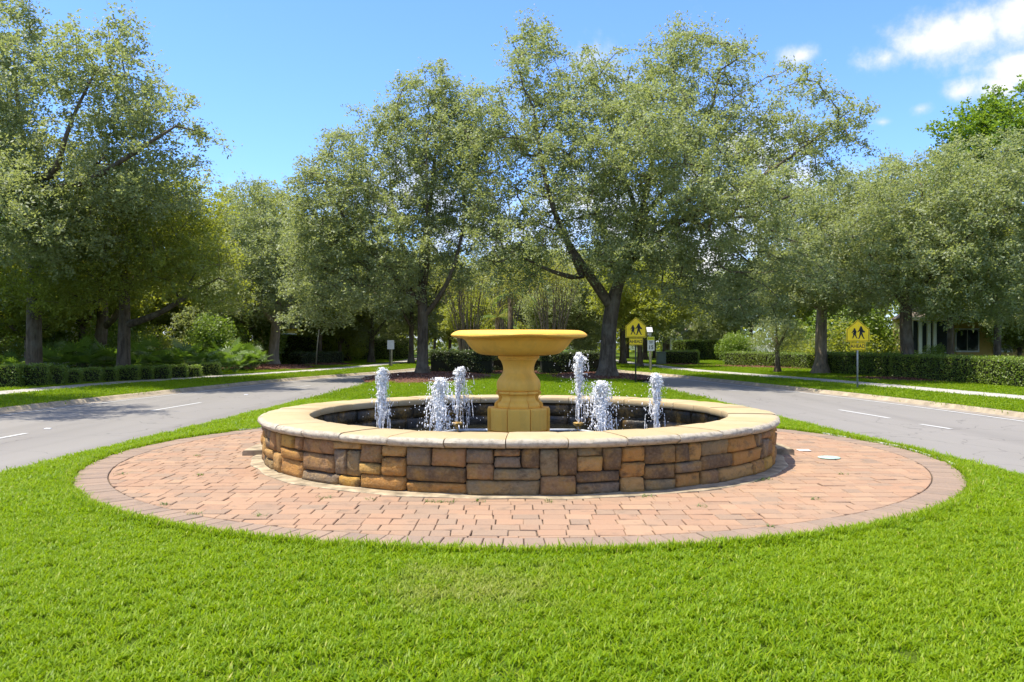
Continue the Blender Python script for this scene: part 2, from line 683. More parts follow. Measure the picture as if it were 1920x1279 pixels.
M['bark'] = bark_mat('oak_bark', (0.045, 0.034, 0.023), (0.19, 0.15, 0.105))
M['bark_pale'] = bark_mat('pale_bark', (0.13, 0.10, 0.07), (0.38, 0.31, 0.225))
M['myrtle_bark'] = bark_mat('myrtle_bark', (0.09, 0.075, 0.055), (0.26, 0.22, 0.17))
M['oak'] = leaf_mat('oak_leaf', [(0.0, (0.085, 0.115, 0.038)), (0.4, (0.155, 0.20, 0.074)), (0.75, (0.24, 0.288, 0.132)), (1.0, (0.335, 0.375, 0.215))], 0.55, 0.42, (0.42, 0.48, 0.12), 0.5, 0.6)
M['oak_green'] = leaf_mat('oak_leaf_green', [(0.0, (0.065, 0.095, 0.018)), (0.45, (0.12, 0.16, 0.030)), (0.8, (0.18, 0.22, 0.045)), (1.0, (0.23, 0.26, 0.075))], 0.52, 0.45, (0.48, 0.52, 0.04), 0.5, 0.5)
M['broadleaf'] = leaf_mat('broad_leaf', [(0.0, (0.05, 0.115, 0.012)), (0.5, (0.095, 0.18, 0.018)), (1.0, (0.16, 0.25, 0.03))], 0.4, 0.36, (0.34, 0.5, 0.03), 0.6, 0.4)
M['hedge'] = leaf_mat('hedge_leaf', [(0.0, (0.06, 0.11, 0.016)), (0.5, (0.12, 0.185, 0.025)), (0.85, (0.18, 0.245, 0.035)), (1.0, (0.27, 0.33, 0.06))], 0.45, 0.34, (0.28, 0.42, 0.03), 0.9, 0.5)
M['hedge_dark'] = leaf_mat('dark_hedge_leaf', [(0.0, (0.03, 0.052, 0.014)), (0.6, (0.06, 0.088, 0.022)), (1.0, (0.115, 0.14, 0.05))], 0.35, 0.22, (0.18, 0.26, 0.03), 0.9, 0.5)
M['palmetto'] = leaf_mat('palmetto_leaf', [(0.0, (0.05, 0.10, 0.018)), (1.0, (0.12, 0.19, 0.035))], 0.55, 0.3, (0.25, 0.42, 0.03), 0.8, 0.5)
M['myrtle'] = leaf_mat('myrtle_leaf', [(0.0, (0.10, 0.13, 0.02)), (0.6, (0.19, 0.21, 0.035)), (1.0, (0.30, 0.28, 0.07))], 0.45, 0.42, (0.45, 0.46, 0.05), 0.8, 0.3)
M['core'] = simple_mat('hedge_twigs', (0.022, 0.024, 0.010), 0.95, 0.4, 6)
M['mulch'] = simple_mat('mulch_bed', (0.115, 0.05, 0.030), 0.95, 0.4, 12, 0.02)


def chip_mat():
    m, nt = new_mat('mulch_chip')
    r = rand_out(nt, 'island')
    c = ramp(nt, r, [(0, (0.065, 0.03, 0.02)), (0.5, (0.16, 0.065, 0.04)), (1, (0.27, 0.135, 0.085))])
    finish(nt, c, 0.9)
    return m


M['chip'] = chip_mat()
M['sign_yellow'] = simple_mat('sign_yellow', (0.82, 0.57, 0.008), 0.45, 0.06, 3)
M['sign_lime'] = simple_mat('sign_lime', (0.72, 0.78, 0.02), 0.45, 0.05, 3)
M['sign_black'] = simple_mat('sign_black', (0.012, 0.012, 0.012), 0.5)
M['sign_white'] = simple_mat('sign_white', (0.74, 0.75, 0.76), 0.45, 0.05, 3)
M['steel'] = simple_mat('galvanised_steel', (0.30, 0.31, 0.30), 0.5, 0.2, 9, 0, 0.5, {'Metallic': 0.4})
M['post_dark'] = simple_mat('dark_post', (0.045, 0.05, 0.035), 0.6, 0.3, 9)
M['wood_post'] = simple_mat('weathered_post', (0.36, 0.31, 0.20), 0.85, 0.25, 9)
M['sign_back'] = simple_mat('bare_aluminium', (0.55, 0.56, 0.58), 0.45, 0.1, 6)
M['white'] = simple_mat('white_paint', (0.74, 0.74, 0.72), 0.55, 0.05, 4)
M['house_yellow'] = simple_mat('yellow_stucco', (0.62, 0.43, 0.14), 0.9, 0.08, 3)
M['house_pale'] = simple_mat('pale_stucco', (0.66, 0.62, 0.52), 0.9, 0.08, 3)
M['glass'] = simple_mat('window_glass', (0.025, 0.04, 0.05), 0.08, 0.2, 1, 0, 0.6)
M['screen'] = simple_mat('insect_screen', (0.03, 0.035, 0.04), 0.8, 0.2, 2)
M['roof'] = simple_mat('roof_shingle', (0.22, 0.18, 0.15), 0.9, 0.2, 8)
M['cover'] = simple_mat('pale_teal_cover', (0.34, 0.47, 0.40), 0.6, 0.2, 14)
M['utility'] = simple_mat('utility_green', (0.16, 0.20, 0.16), 0.6, 0.1, 5)
M['edging'] = simple_mat('white_edging', (0.6, 0.58, 0.53), 0.7, 0.2, 9)

# ------------------------------------------------------------------ the setting
CX, CY = 0.10, 12.77          # fountain centre
R_DISC = 5.98
ROAD_Z = -0.10


def poly_fn(pts):
    xs = np.array([p[0] for p in pts], float)
    ys = np.array([p[1] for p in pts], float)
    grid = np.arange(ys[0], ys[-1] + .01, 0.5)
    v = np.interp(grid, ys, xs)
    k = np.ones(11) / 11
    vp = np.concatenate([np.full(5, v[0]), v, np.full(5, v[-1])])
    vs = np.convolve(vp, k, 'valid')
    return lambda y: np.interp(y, grid, vs)


L_in = poly_fn([(-6.9, -30), (-6.75, 0), (-6.5, 10.7), (-6.2, 17), (-6.0, 23), (-5.8, 30), (-5.6, 36), (-5.0, 41), (-4.0, 45), (-2.5, 50), (-0.9, 56), (-0.05, 60)])
R_in = poly_fn([(6.9, -30), (6.75, 0), (6.4, 10.5), (5.9, 18.5), (5.6, 26), (5.45, 30), (4.75, 38.4), (3.8, 44), (2.5, 50), (0.9, 56), (0.05, 60)])
L_curb = poly_fn([(-13.9, -30), (-13.6, 0), (-13.35, 12), (-13.1, 21.6), (-12.3, 27), (-10.95, 35.8), (-9.3, 41.5), (-7.6, 46), (-6.3, 51), (-5.2, 60), (-5, 75), (-5, 160)])
R_curb = poly_fn([(13.3, -30), (13.1, 0), (12.7, 12), (12.15, 20), (11.6, 25.1), (10.55, 31), (8.25, 42.6), (6.3, 49), (5.2, 58), (5, 75), (5, 160)])
L_sw0 = poly_fn([(-16.6, -30), (-16.2, 20), (-15.9, 26.6), (-15.2, 34.9), (-12.6, 42.6), (-10.7, 48), (-9.0, 56.7), (-8.2, 67), (-8, 160)])
R_sw0 = poly_fn([(18, -30), (17.2, 8), (14.6, 24), (12.6, 36.8), (9.6, 48.8), (8.0, 70), (8, 160)])
SW_W = 1.45


def strip(name, fa, fb, za, zb, y0, y1, mat, step=1.0, kind='structure', parent=None):
    ys = np.arange(y0, y1 + .001, step)
    a = np.array([(fa(y), y, za) for y in ys])
    b = np.array([(fb(y), y, zb) for y in ys])
    n = len(ys)
    vs = np.concatenate([a, b])
    i = np.arange(n - 1)
    fs = np.stack([i, i + n, i + n + 1, i + 1], axis=1)
    # make the normals face up / out
    v = vs[fs[0]]
    nrm = np.cross(v[1] - v[0], v[2] - v[0])
    if nrm[2] < 0:
        fs = fs[:, ::-1].copy()
    return put(name, fast_mesh(name, vs, fs), mat, parent, kind=kind)


gm = MB().add([(-500, -200, -.16), (500, -200, -.16), (500, 900, -.16), (-500, 900, -.16)], [(0, 1, 2, 3)])
put('ground', gm.mesh('ground'), M['ground'], kind='structure')
strip('road_left', lambda y: L_curb(y) + .60, lambda y: L_in(y) + .3 if y < 60 else 0.001, ROAD_Z, ROAD_Z, -30, 160, M['asphalt'])
strip('road_right', lambda y: R_in(y) - .3 if y < 60 else 0.002, lambda y: R_curb(y) - .60, ROAD_Z, ROAD_Z, -30, 160, M['asphalt'])


def lawn(name, fa, fb, y0, y1, step=1.0, z=0.0):
    """a raised sheet of turf with an edge down to the road"""
    ys = np.arange(y0, y1 + .001, step)
    n = len(ys)
    rows = [[(fa(y), y, -.15) for y in ys], [(fa(y), y, z) for y in ys], [(fb(y), y, z) for y in ys], [(fb(y), y, -.15) for y in ys]]
    vs = np.array([p for r in rows for p in r])
    i = np.arange(n - 1)
    fs = np.concatenate([np.stack([i + k * n, i + (k + 1) * n, i + (k + 1) * n + 1, i + k * n + 1], axis=1) for k in range(3)])[:, ::-1].copy()
    v = vs[fs[len(fs) // 2]]
    if np.cross(v[1] - v[0], v[2] - v[0])[2] < 0:
        fs = fs[:, ::-1].copy()
    return put(name, fast_mesh(name, vs, fs), M['lawn'], kind='structure')


lawn('median_lawn', L_in, R_in, -30, 60)
lawn('verge_lawn_left', lambda y: -90.0, L_curb, -30, 160)
lawn('verge_lawn_right', R_curb, lambda y: 90.0, -30, 160)


def curb(name, fc, s):
    """s = +1 : road lies on the +x side"""
    ys = np.arange(-30, 90.01, 1.0)
    prof = [(0.0, -.12), (0.0, .012), (.13 * s, .012), (.18 * s, -.015), (.23 * s, -.085), (.30 * s, ROAD_Z + .012), (.62 * s, ROAD_Z + .004)]
    vs = np.array([(fc(y) + dx, y, z) for dx, z in prof for y in ys])
    n = len(ys)
    i = np.arange(n - 1)
    fs = np.concatenate([np.stack([i + k * n, i + (k + 1) * n, i + (k + 1) * n + 1, i + k * n + 1], axis=1) for k in range(len(prof) - 1)])
    if s > 0:
        pass
    o = put(name, fast_mesh(name, vs, fs), M['curb'], kind='structure')
    o.data.materials.append(M['gutter'])
    sl = np.zeros(len(fs), dtype=np.int32)
    sl[(len(prof) - 2) * (n - 1):] = 1
    o.data.polygons.foreach_set('material_index', sl)
    return o


curb('curb_left', L_curb, 1)
curb('curb_right', R_curb, -1)
for side, f0, s in (('left', L_sw0, -1), ('right', R_sw0, 1)):
    root = put('sidewalk_' + side, None, kind='structure')
    y = 4.0
    k = 0
    while y < 90:
        ya, yb = y + .008, y + 1.5 - .008
        a0, a1, b0, b1 = f0(ya), f0(yb), f0(ya) + s * SW_W, f0(yb) + s * SW_W
        z = .022
        vs = [(a0, ya, z), (b0, ya, z), (b1, yb, z), (a1, yb, z)]
        vs = vs + [(p[0], p[1], -.05) for p in vs]
        fs = [(0, 1, 2, 3), (0, 4, 5, 1), (1, 5, 6, 2), (2, 6, 7, 3), (3, 7, 4, 0)]
        if s < 0:
            fs = [f[::-1] for f in fs]
        put('slab', fast_mesh('slab', vs, fs), M['walk'], root)
        y += 1.5

# painted lines
for nm, f, sgn in (('edge_line_left', L_curb, 1), ('edge_line_right', R_curb, -1)):
    strip(nm, lambda y: f(y) + sgn * .72, lambda y: f(y) + sgn * .82, ROAD_Z + .006, ROAD_Z + .006, 5, 62, M['paint'])


def dash(p0, p1, w=.11):
    a, b = np.array(p0), np.array(p1)
    t = (b - a) / np.linalg.norm(b - a)
    nrm = np.array([-t[1], t[0]]) * w / 2
    vs = [(*(a - nrm), ROAD_Z + .007), (*(a + nrm), ROAD_Z + .007), (*(b + nrm), ROAD_Z + .007), (*(b - nrm), ROAD_Z + .007)]
    put('lane_dash', fast_mesh('lane_dash', vs, [(3, 2, 1, 0)]), M['paint'], kind='structure')


for p0, p1 in [((-9.28, 21.7), (-9.08, 24.6)), ((-8.58, 32.1), (-8.15, 34.0)), ((8.54, 22.0), (8.79, 19.6)), ((8.82, 18.2), (8.96, 17.2)), ((7.73, 31.2), (8.16, 30.2)),
               ((-9.5, 13.5), (-9.45, 16.4)), ((8.98, 10.0), (9.0, 13.0))]:
    dash(p0, p1)
for (x, y) in [(-9.5, 17.25), (-8.9, 28.2)]:
    mb = MB().box(-.06, .06, -.045, .045, 0, .016, .005)
    tag(put('road_reflector', mb.mesh('road_reflector'), M['sign_white'], loc=(x, y, ROAD_Z)), 'small white raised reflector on the left road, %s' % ('nearer to the camera' if y < 20 else 'between the two lane dashes'), 'reflector', 'reflectors on the left road')

# ------------------------------------------------------------------ paving disc round the fountain
rng = np.random.default_rng(11)
plaza = put('paved_circle', None, loc=(CX, CY, 0), kind='structure')


def disc_mesh(name, r0, r1, z, n=128):
    a = np.arange(n) / n * 2 * math.pi
    if r0 <= 0:
        vs = np.stack([r1 * np.cos(a), r1 * np.sin(a), np.full(n, z)], axis=1)
        return fast_mesh(name, vs, [tuple(range(n))])
    vs = np.concatenate([np.stack([r * np.cos(a), r * np.sin(a), np.full(n, z)], axis=1) for r in (r0, r1)])
    i = np.arange(n)
    j = (i + 1) % n
    return fast_mesh(name, vs, np.stack([i, i + n, j + n, j], axis=1))


put('sand_bed', disc_mesh('sand_bed', 0, R_DISC + .02, .006), M['joint'], plaza)
R_FIELD = R_DISC - .37
GAP = .003


def clip_half(poly, nx, ny, d):
    out = []
    for i in range(len(poly)):
        p, q = poly[i], poly[(i + 1) % len(poly)]
        a, b = p[0] * nx + p[1] * ny - d, q[0] * nx + q[1] * ny - d
        if a <= 0:
            out.append(p)
        if (a < 0 < b) or (b < 0 < a):
            t = a / (a - b)
            out.append((p[0] + (q[0] - p[0]) * t, p[1] + (q[1] - p[1]) * t))
    return out


def inset_poly(poly, d):
    n = len(poly)
    res = []
    for i in range(n):
        p0, p1, p2 = np.array(poly[i - 1]), np.array(poly[i]), np.array(poly[(i + 1) % n])
        e1, e2 = p1 - p0, p2 - p1
        l1, l2 = np.linalg.norm(e1), np.linalg.norm(e2)
        if l1 < 1e-6 or l2 < 1e-6:
            res.append(tuple(p1))
            continue
        n1, n2 = np.array([-e1[1], e1[0]]) / l1, np.array([-e2[1], e2[0]]) / l2
        b = n1 + n2
        bl = b.dot(b)
        res.append(tuple(p1 + b * (2 * d / max(bl, .6))))
    return res


def paver_geo(poly, h, tilt):
    """bevelled brick: top, chamfer and sides"""
    n = len(poly)
    top = inset_poly(poly, .006)
    c = np.mean(np.array(poly), axis=0)
    zf = lambda p: h + tilt[0] * (p[0] - c[0]) + tilt[1] * (p[1] - c[1])
    vs = [(p[0], p[1], zf(p)) for p in top] + [(p[0], p[1], zf(p) - .007) for p in poly] + [(p[0], p[1], .002) for p in poly]
    fs = [tuple(range(n))]
    for k in (0, n):
        for i in range(n):
            j = (i + 1) % n
            fs.append((k + i, k + n + i, k + n + j, k + j))
    return vs, fs


pavers = []
y = -R_FIELD - .1
row = 0
while y < R_FIELD + .2:
    d = rng.choice([.18, .22, .25], p=[.3, .4, .3])
    x = -R_FIELD - .4 + rng.uniform(0, .25)
    while x < R_FIELD + .2:
        w = rng.choice([.18, .255, .32], p=[.33, .42, .25])
        j = lambda: rng.normal(0, .0035)
        wob = .014 * math.sin(x * 1.3 + row) + .01 * math.sin(x * 3.1)
        poly = [(x + GAP + j(), y + GAP + wob + j()), (x + w - GAP + j(), y + GAP + wob + j()), (x + w - GAP + j(), y + d - GAP + wob + j()), (x + GAP + j(), y + d - GAP + wob + j())]
        x += w
        rr = [math.hypot(*p) for p in poly]
        if min(rr) > R_FIELD or max(rr) < 3.72:
            continue
        if max(rr) > R_FIELD - .01:
            ca = math.atan2(sum(p[1] for p in poly), sum(p[0] for p in poly))
            for k in np.linspace(-.12, .12, 9):
                poly = clip_half(poly, math.cos(ca + k), math.sin(ca + k), R_FIELD - .008)
                if len(poly) < 3:
                    break
            if len(poly) < 3:
                continue
            # drop near-duplicate corners
            q = []
            for p in poly:
                if not q or math.hypot(p[0] - q[-1][0], p[1] - q[-1][1]) > .012:
                    q.append(p)
            if len(q) > 2 and math.hypot(q[0][0] - q[-1][0], q[0][1] - q[-1][1]) < .012:
                q.pop()
            poly = q
            if len(poly) < 3:
                continue
            A = .5 * abs(sum(poly[i - 1][0] * poly[i][1] - poly[i][0] * poly[i - 1][1] for i in range(len(poly))))
            if A < .004:
                continue
        c = np.mean(np.array(poly), axis=0)
        dist2 = (c[0] + CX) ** 2 + (c[1] + CY) ** 2
        hidden = (c[1] > 0.4 and abs(c[0]) < 4.6)
        A = .5 * abs(sum(poly[i - 1][0] * poly[i][1] - poly[i][0] * poly[i - 1][1] for i in range(len(poly))))
        pavers.append((A / dist2 ** 1.5 * (0.02 if hidden else 1.0), poly))
    y += d
    row += 1
pavers.sort(key=lambda t: -t[0])
rest = MB()
for i, (s_, poly) in enumerate(pavers):
    c = np.mean(np.array(poly), axis=0)
    vs, fs = paver_geo(poly, .026 + rng.normal(0, .0022), rng.normal(0, .012, 2))
    if i < 300:
        vs = [(v[0] - c[0], v[1] - c[1], v[2]) for v in vs]
        put('paver', fast_mesh('paver', vs, fs), M['paver'], plaza, loc=(c[0], c[1], 0))
    else:
        rest.add(vs, fs)
put('paver_field', rest.mesh('paver_field'), M['paver_far'], plaza, kind='stuff')
nb = 208
for k in range(nb):
    a0, a1 = k / nb * 2 * math.pi + .0007, (k + 1) / nb * 2 * math.pi - .0007
    ro = R_DISC + rng.normal(0, .008)
    poly = [(R_FIELD + .006, a0), (ro, a0), (ro, a1), (R_FIELD + .006, a1)]
    poly = [(r * math.cos(a), r * math.sin(a)) for r, a in poly]
    c = np.mean(np.array(poly), axis=0)
    vs, fs = paver_geo(poly, .028 + rng.normal(0, .002), rng.normal(0, .008, 2))
    vs = [(v[0] - c[0], v[1] - c[1], v[2]) for v in vs]
    put('border_paver', fast_mesh('border_paver', vs, fs), M['border'], plaza, loc=(c[0], c[1], 0))
# plastic restraint showing at the right and the left rim
for a0, a1 in ((-14, 24), (128, 150)):
    aa = np.radians(np.linspace(a0, a1, 30))
    pts = [(R_DISC + .03 + .012 * math.sin(a * 31)) for a in aa]
    vs, fs = [], []
    for i, a in enumerate(aa):
        r = pts[i]
        for dr, z in ((0, .0), (0, .045), (.03, .045), (.04, .0)):
            vs.append(((r + dr) * math.cos(a), (r + dr) * math.sin(a), z + .006 * math.sin(a * 17)))
    for i in range(len(aa) - 1):
        for k in range(3):
            fs.append((i * 4 + k, i * 4 + k + 1, i * 4 + k + 5, i * 4 + k + 4))
    put('edging_strip', fast_mesh('edging_strip', vs, fs), M['edging'], plaza)
# concrete footing ring
fo = MB()
n = 160
for i in range(n + 1):
    a = i / n * 2 * math.pi
    w = 3.90 + .035 * math.sin(a * 5) + .02 * math.sin(a * 13 + 1) + .014 * math.sin(a * 29)
    for r, z in ((3.6, .045), (w - .02, .040), (w, .032), (w, .0)):
        fo.v.append((r * math.cos(a), r * math.sin(a), z + .003 * math.sin(a * 23)))
for i in range(n):
    for k in range(3):
        fo.f.append((i * 4 + k, i * 4 + k + 1, i * 4 + k + 5, i * 4 + k + 4))
put('footing_ring', fo.mesh('footing_ring'), M['footing'], plaza)


def arc_slab(r0, r1, a0, a1, z0, z1, n=14):
    vs, fs = [], []
    for a in np.radians(np.linspace(a0, a1, n)):
        for r, z in ((r0, z0), (r0, z1), (r1 - .02, z1), (r1, z1 - .02), (r1, z0)):
            vs.append((r * math.cos(a), r * math.sin(a), z))
    for i in range(n - 1):
        for k in range(4):
            fs.append((i * 5 + k, i * 5 + k + 1, i * 5 + k + 6, i * 5 + k + 5))
    fs.append((0, 4, 3, 2, 1))
    b = (n - 1) * 5
    fs.append((b, b + 1, b + 2, b + 3, b + 4))
    return fast_mesh('arc_slab', vs, fs)


put('footing_step', arc_slab(3.65, 4.06, -6, 60, .0, .115), M['footing'], plaza)
put('footing_step', arc_slab(3.65, 4.06, 120, 187, .0, .105), M['footing'], plaza)
# ------------------------------------------------------------------ the fountain
fountain = thing('fountain', 'round stone-walled fountain with a yellow pedestal bowl on the brick paving', 'fountain', (CX, CY, 0))
R_WALL, Z_COP0, Z_COP1, WATER_Z = 3.70, .545, .653, .14


def wall_ring(name, r_out, r_in, z0, z1, mat, parent, n=120):
    vs, fs = [], []
    for i in range(n):
        a = i / n * 2 * math.pi
        for r, z in ((r_out, z0), (r_out, z1), (r_in, z1), (r_in, z0)):
            vs.append((r * math.cos(a), r * math.sin(a), z))
    for i in range(n):
        j = (i + 1) % n
        for k in range(4):
            fs.append((i * 4 + k, j * 4 + k, j * 4 + (k + 1) % 4, i * 4 + (k + 1) % 4))
    return put(name, fast_mesh(name, vs, fs), mat, parent)


wall = wall_ring('basin_wall', R_WALL - .045, 3.24, -.02, Z_COP0 - .004, M['mortar'], fountain)
# coursed random ledge stones
RW = 12
CWN = 232
cell_h = (Z_COP0 - .035) / RW
occ = np.zeros((RW, CWN), dtype=bool)
stones = []
sr = random.Random(5)
shapes = [(3, 4), (4, 3), (3, 4), (5, 4), (6, 4), (7, 3), (2, 5), (2, 7), (4, 4), (3, 6), (5, 3), (6, 5), (4, 5), (3, 3), (8, 4)]
for r in range(RW):
    for c in range(CWN):
        if occ[r, c]:
            continue
        opts = shapes[:]
        sr.shuffle(opts)
        done = False
        for (w, h) in opts + [(2, 3), (3, 2), (2, 2), (4, 1), (2, 1), (1, 2), (1, 1)]:
            rem = RW - r
            if h > rem:
                h = rem
            if rem - h == 1:
                h = rem if h >= 3 else h
            if c + w > CWN or r + h > RW or occ[r:r + h, c:c + w].any():
                continue
            # avoid slivers one cell wide
            nxt = c + w
            if nxt < CWN - 1 and not occ[r, nxt] and occ[r, nxt + 1]:
                w += 1
                if occ[r:r + h, c:c + w].any():
                    continue
            occ[r:r + h, c:c + w] = True
            stones.append((r, c, w, h))
            done = True
            break
dth = 2 * math.pi / CWN


def stone_mesh(th0, th1, z0, z1, r_face, depth, seed, inward=False):
    """one rough-faced stone: flat front, narrow broken edges, bent to the wall"""
    rr = np.random.default_rng(seed)
    U = [0, .05, .2, .5, .8, .95, 1]
    Vv = [0, .09, .34, .66, .91, 1]
    nu, nv = len(U), len(Vv)
    g = .0035
    thm = (th0 + th1) / 2
    wid, hei = (th1 - th0) * r_face, z1 - z0
    bul = rr.uniform(.008, .034)
    tilt = rr.normal(0, .009, 2)
    vs = []
    jit = rr.normal(0, .0065, (2, 2, 2))
    for j in range(nv):
        for i in range(nu):
            u, v = U[i], Vv[j]
            bl = (jit[0][0] * (1 - u) * (1 - v) + jit[1][0] * u * (1 - v) + jit[0][1] * (1 - u) * v + jit[1][1] * u * v)
            x = (u - .5) * (wid - 2 * g) + bl[0]
            z = (z0 + z1) / 2 + (v - .5) * (hei - 2 * g) + bl[1] * .7
            rim = i in (0, nu - 1) or j in (0, nv - 1)
            r = -.016 if rim else bul + tilt[0] * (u - .5) * 2 + tilt[1] * (v - .5) * 2 + rr.normal(0, .0042)
            if (i in (1, nu - 2)) or (j in (1, nv - 2)):
                r -= 0 if rim else .006
            if (i in (0, nu - 1)) and (j in (0, nv - 1)):
                x *= 1 - .012 / (wid / 2)
                z += -.012 if j else .012
            elif rim:
                x += rr.normal(0, .003)
                z += rr.normal(0, .003)
            R = r_face - r if inward else r_face + r
            vs.append((R, thm + x / r_face, z))
    # back row of the border
    border = [(j, i) for i in range(nu) for j in (0,)] + [(j, nu - 1) for j in range(1, nv)] + [(nv - 1, i) for i in range(nu - 2, -1, -1)] + [(j, 0) for j in range(nv - 2, 0, -1)]
    base = len(vs)
    for (j, i) in border:
        R, th, z = vs[j * nu + i]
        vs.append((R + (depth if inward else -depth), th, z))
    cr, ct, cz = (r_face, thm, (z0 + z1) / 2)
    o = np.array([cr * math.cos(ct), cr * math.sin(ct), cz])
    out = [(R * math.cos(t) - o[0], R * math.sin(t) - o[1], z - o[2]) for R, t, z in vs]
    fs = []
    for j in range(nv - 1):
        for i in range(nu - 1):
            a = j * nu + i
            fs.append((a, a + 1, a + nu + 1, a + nu))
    nbd = len(border)
    for k in range(nbd):
        k2 = (k + 1) % nbd
        a, b = border[k][0] * nu + border[k][1], border[k2][0] * nu + border[k2][1]
        fs.append((b, a, base + k, base + k2))
    if inward:
        fs = [f[::-1] for f in fs]
    return fast_mesh('stone', out, fs, True), o


for k, (r, c, w, h) in enumerate(stones):
    me, o = stone_mesh(c * dth, (c + w) * dth, .03 + r * cell_h, .03 + (r + h) * cell_h, R_WALL, .06, 100 + k)
    put('stone', me, M['stone'], wall, loc=o)
inner = wall_ring('inner_wall', 3.25, 3.19, -.02, Z_COP0 - .006, M['wet'], fountain)
ir = random.Random(9)
zc = [.06, .30, Z_COP0 - .01]
for row in range(2):
    t = 0.0
    k = 0
    while t < 2 * math.pi - .02:
        w = ir.uniform(.10, .24)
        t1 = min(t + w, 2 * math.pi)
        if t1 > 2 * math.pi - .06:
            t1 = 2 * math.pi
        me, o = stone_mesh(t, t1, zc[row], zc[row + 1], 3.175, .03, 900 + k + row * 60, True)
        put('stone', me, M['wet'], inner, loc=o)
        t = t1
        k += 1
# coping stones
coping = put('coping', None, None, fountain)
prof = [(3.085, Z_COP0), (3.075, Z_COP0 + .02), (3.075, Z_COP1 - .014), (3.09, Z_COP1), (3.40, Z_COP1 + .004), (3.70, Z_COP1), (3.745, Z_COP1 - .007), (3.775, Z_COP1 - .028),
        (3.785, Z_COP1 - .052), (3.778, Z_COP1 - .075), (3.755, Z_COP0 + .012), (3.73, Z_COP0)]
ncs = 35
for k in range(ncs):
    a0, a1 = k / ncs * 2 * math.pi + .0016, (k + 1) / ncs * 2 * math.pi - .0016
    am = (a0 + a1) / 2
    o = np.array([3.43 * math.cos(am), 3.43 * math.sin(am), Z_COP0])
    vs, fs = [], []
    seg = 7
    dz, dr = rng.normal(0, .0035), rng.normal(0, .006)
    for s in range(seg):
        u = s / (seg - 1)
        a = a0 + (a1 - a0) * u
        endr = .008 if s in (0, seg - 1) else 0
        for (r, z) in prof:
            r2 = r + (dr if r > 3.5 else dr * .3) + (rng.normal(0, .004) if r > 3.7 else 0)
            z2 = z + dz + (rng.normal(0, .0025) if r > 3.7 else 0)
            r2 += -endr if r > 3.6 else 0
            z2 += -endr * .7 if z > Z_COP1 - .02 else 0
            vs.append((r2 * math.cos(a) - o[0], r2 * math.sin(a) - o[1], z2 - o[2]))
    m_ = len(prof)
    for s in range(seg - 1):
        for i in range(m_):
            j = (i + 1) % m_
            fs.append((s * m_ + i, s * m_ + j, (s + 1) * m_ + j, (s + 1) * m_ + i))
    fs.append(tuple(range(m_ - 1, -1, -1)))
    fs.append(tuple((seg - 1) * m_ + i for i in range(m_)))
    me = fast_mesh('coping_stone', vs, fs, True)
    me.set_sharp_from_angle(angle=math.radians(50))
    put('coping_stone', me, M['coping'], coping, loc=o)
# mortar under the coping joints
wall_ring('coping_bed', 3.70, 3.10, Z_COP0 - .002, Z_COP1 - .03, M['footing'], fountain)
put('basin_water', disc_mesh('basin_water', 0, 3.235, WATER_Z), M['water'], fountain)


def lathe(prof, n=96, mod=None):
    vs, fs = [], []
    m_ = len(prof)
    for (r, z) in prof:
        for i in range(n):
            a = i / n * 2 * math.pi
            rr_ = r if mod is None else mod(r, z, a)
            vs.append((rr_ * math.cos(a), rr_ * math.sin(a), z))
    for k in range(m_ - 1):
        for i in range(n):
            j = (i + 1) % n
            fs.append((k * n + i, k * n + j, (k + 1) * n + j, (k + 1) * n + i))
    fs.append(tuple(range(n - 1, -1, -1)))
    fs.append(tuple((m_ - 1) * n + i for i in range(n)))
    return vs, fs


def smooth_prof(pts, sub=4):
    P = np.array(pts, float)
    out = []
    for i in range(len(P) - 1):
        p0, p1, p2, p3 = P[max(i - 1, 0)], P[i], P[i + 1], P[min(i + 2, len(P) - 1)]
        for t in np.arange(sub) / sub:
            out.append(.5 * ((2 * p1) + (-p0 + p2) * t + (2 * p0 - 5 * p1 + 4 * p2 - p3) * t * t + (-p0 + 3 * p1 - 3 * p2 + p3) * t ** 3))
    out.append(P[-1])
    return out


PED = put('pedestal', None, None, fountain)
# shaft
sp = [(.30, .945), (.318, .96), (.327, 1.0), (.328, 1.06), (.318, 1.10), (.285, 1.155), (.243, 1.215), (.232, 1.27), (.236, 1.32), (.258, 1.385), (.278, 1.415)]
sp = smooth_prof(sp) + [(.287, 1.418), (.287, 1.432), (.305, 1.436), (.311, 1.455), (.308, 1.476), (.26, 1.478)]
vs, fs = lathe(sp, 96, lambda r, z, a: r * (1 + .012 * math.cos(8 * a)))
sm = fast_mesh('shaft', vs, fs, True)
sm.set_sharp_from_angle(angle=math.radians(40))
put('shaft', sm, M['yellow'], PED)


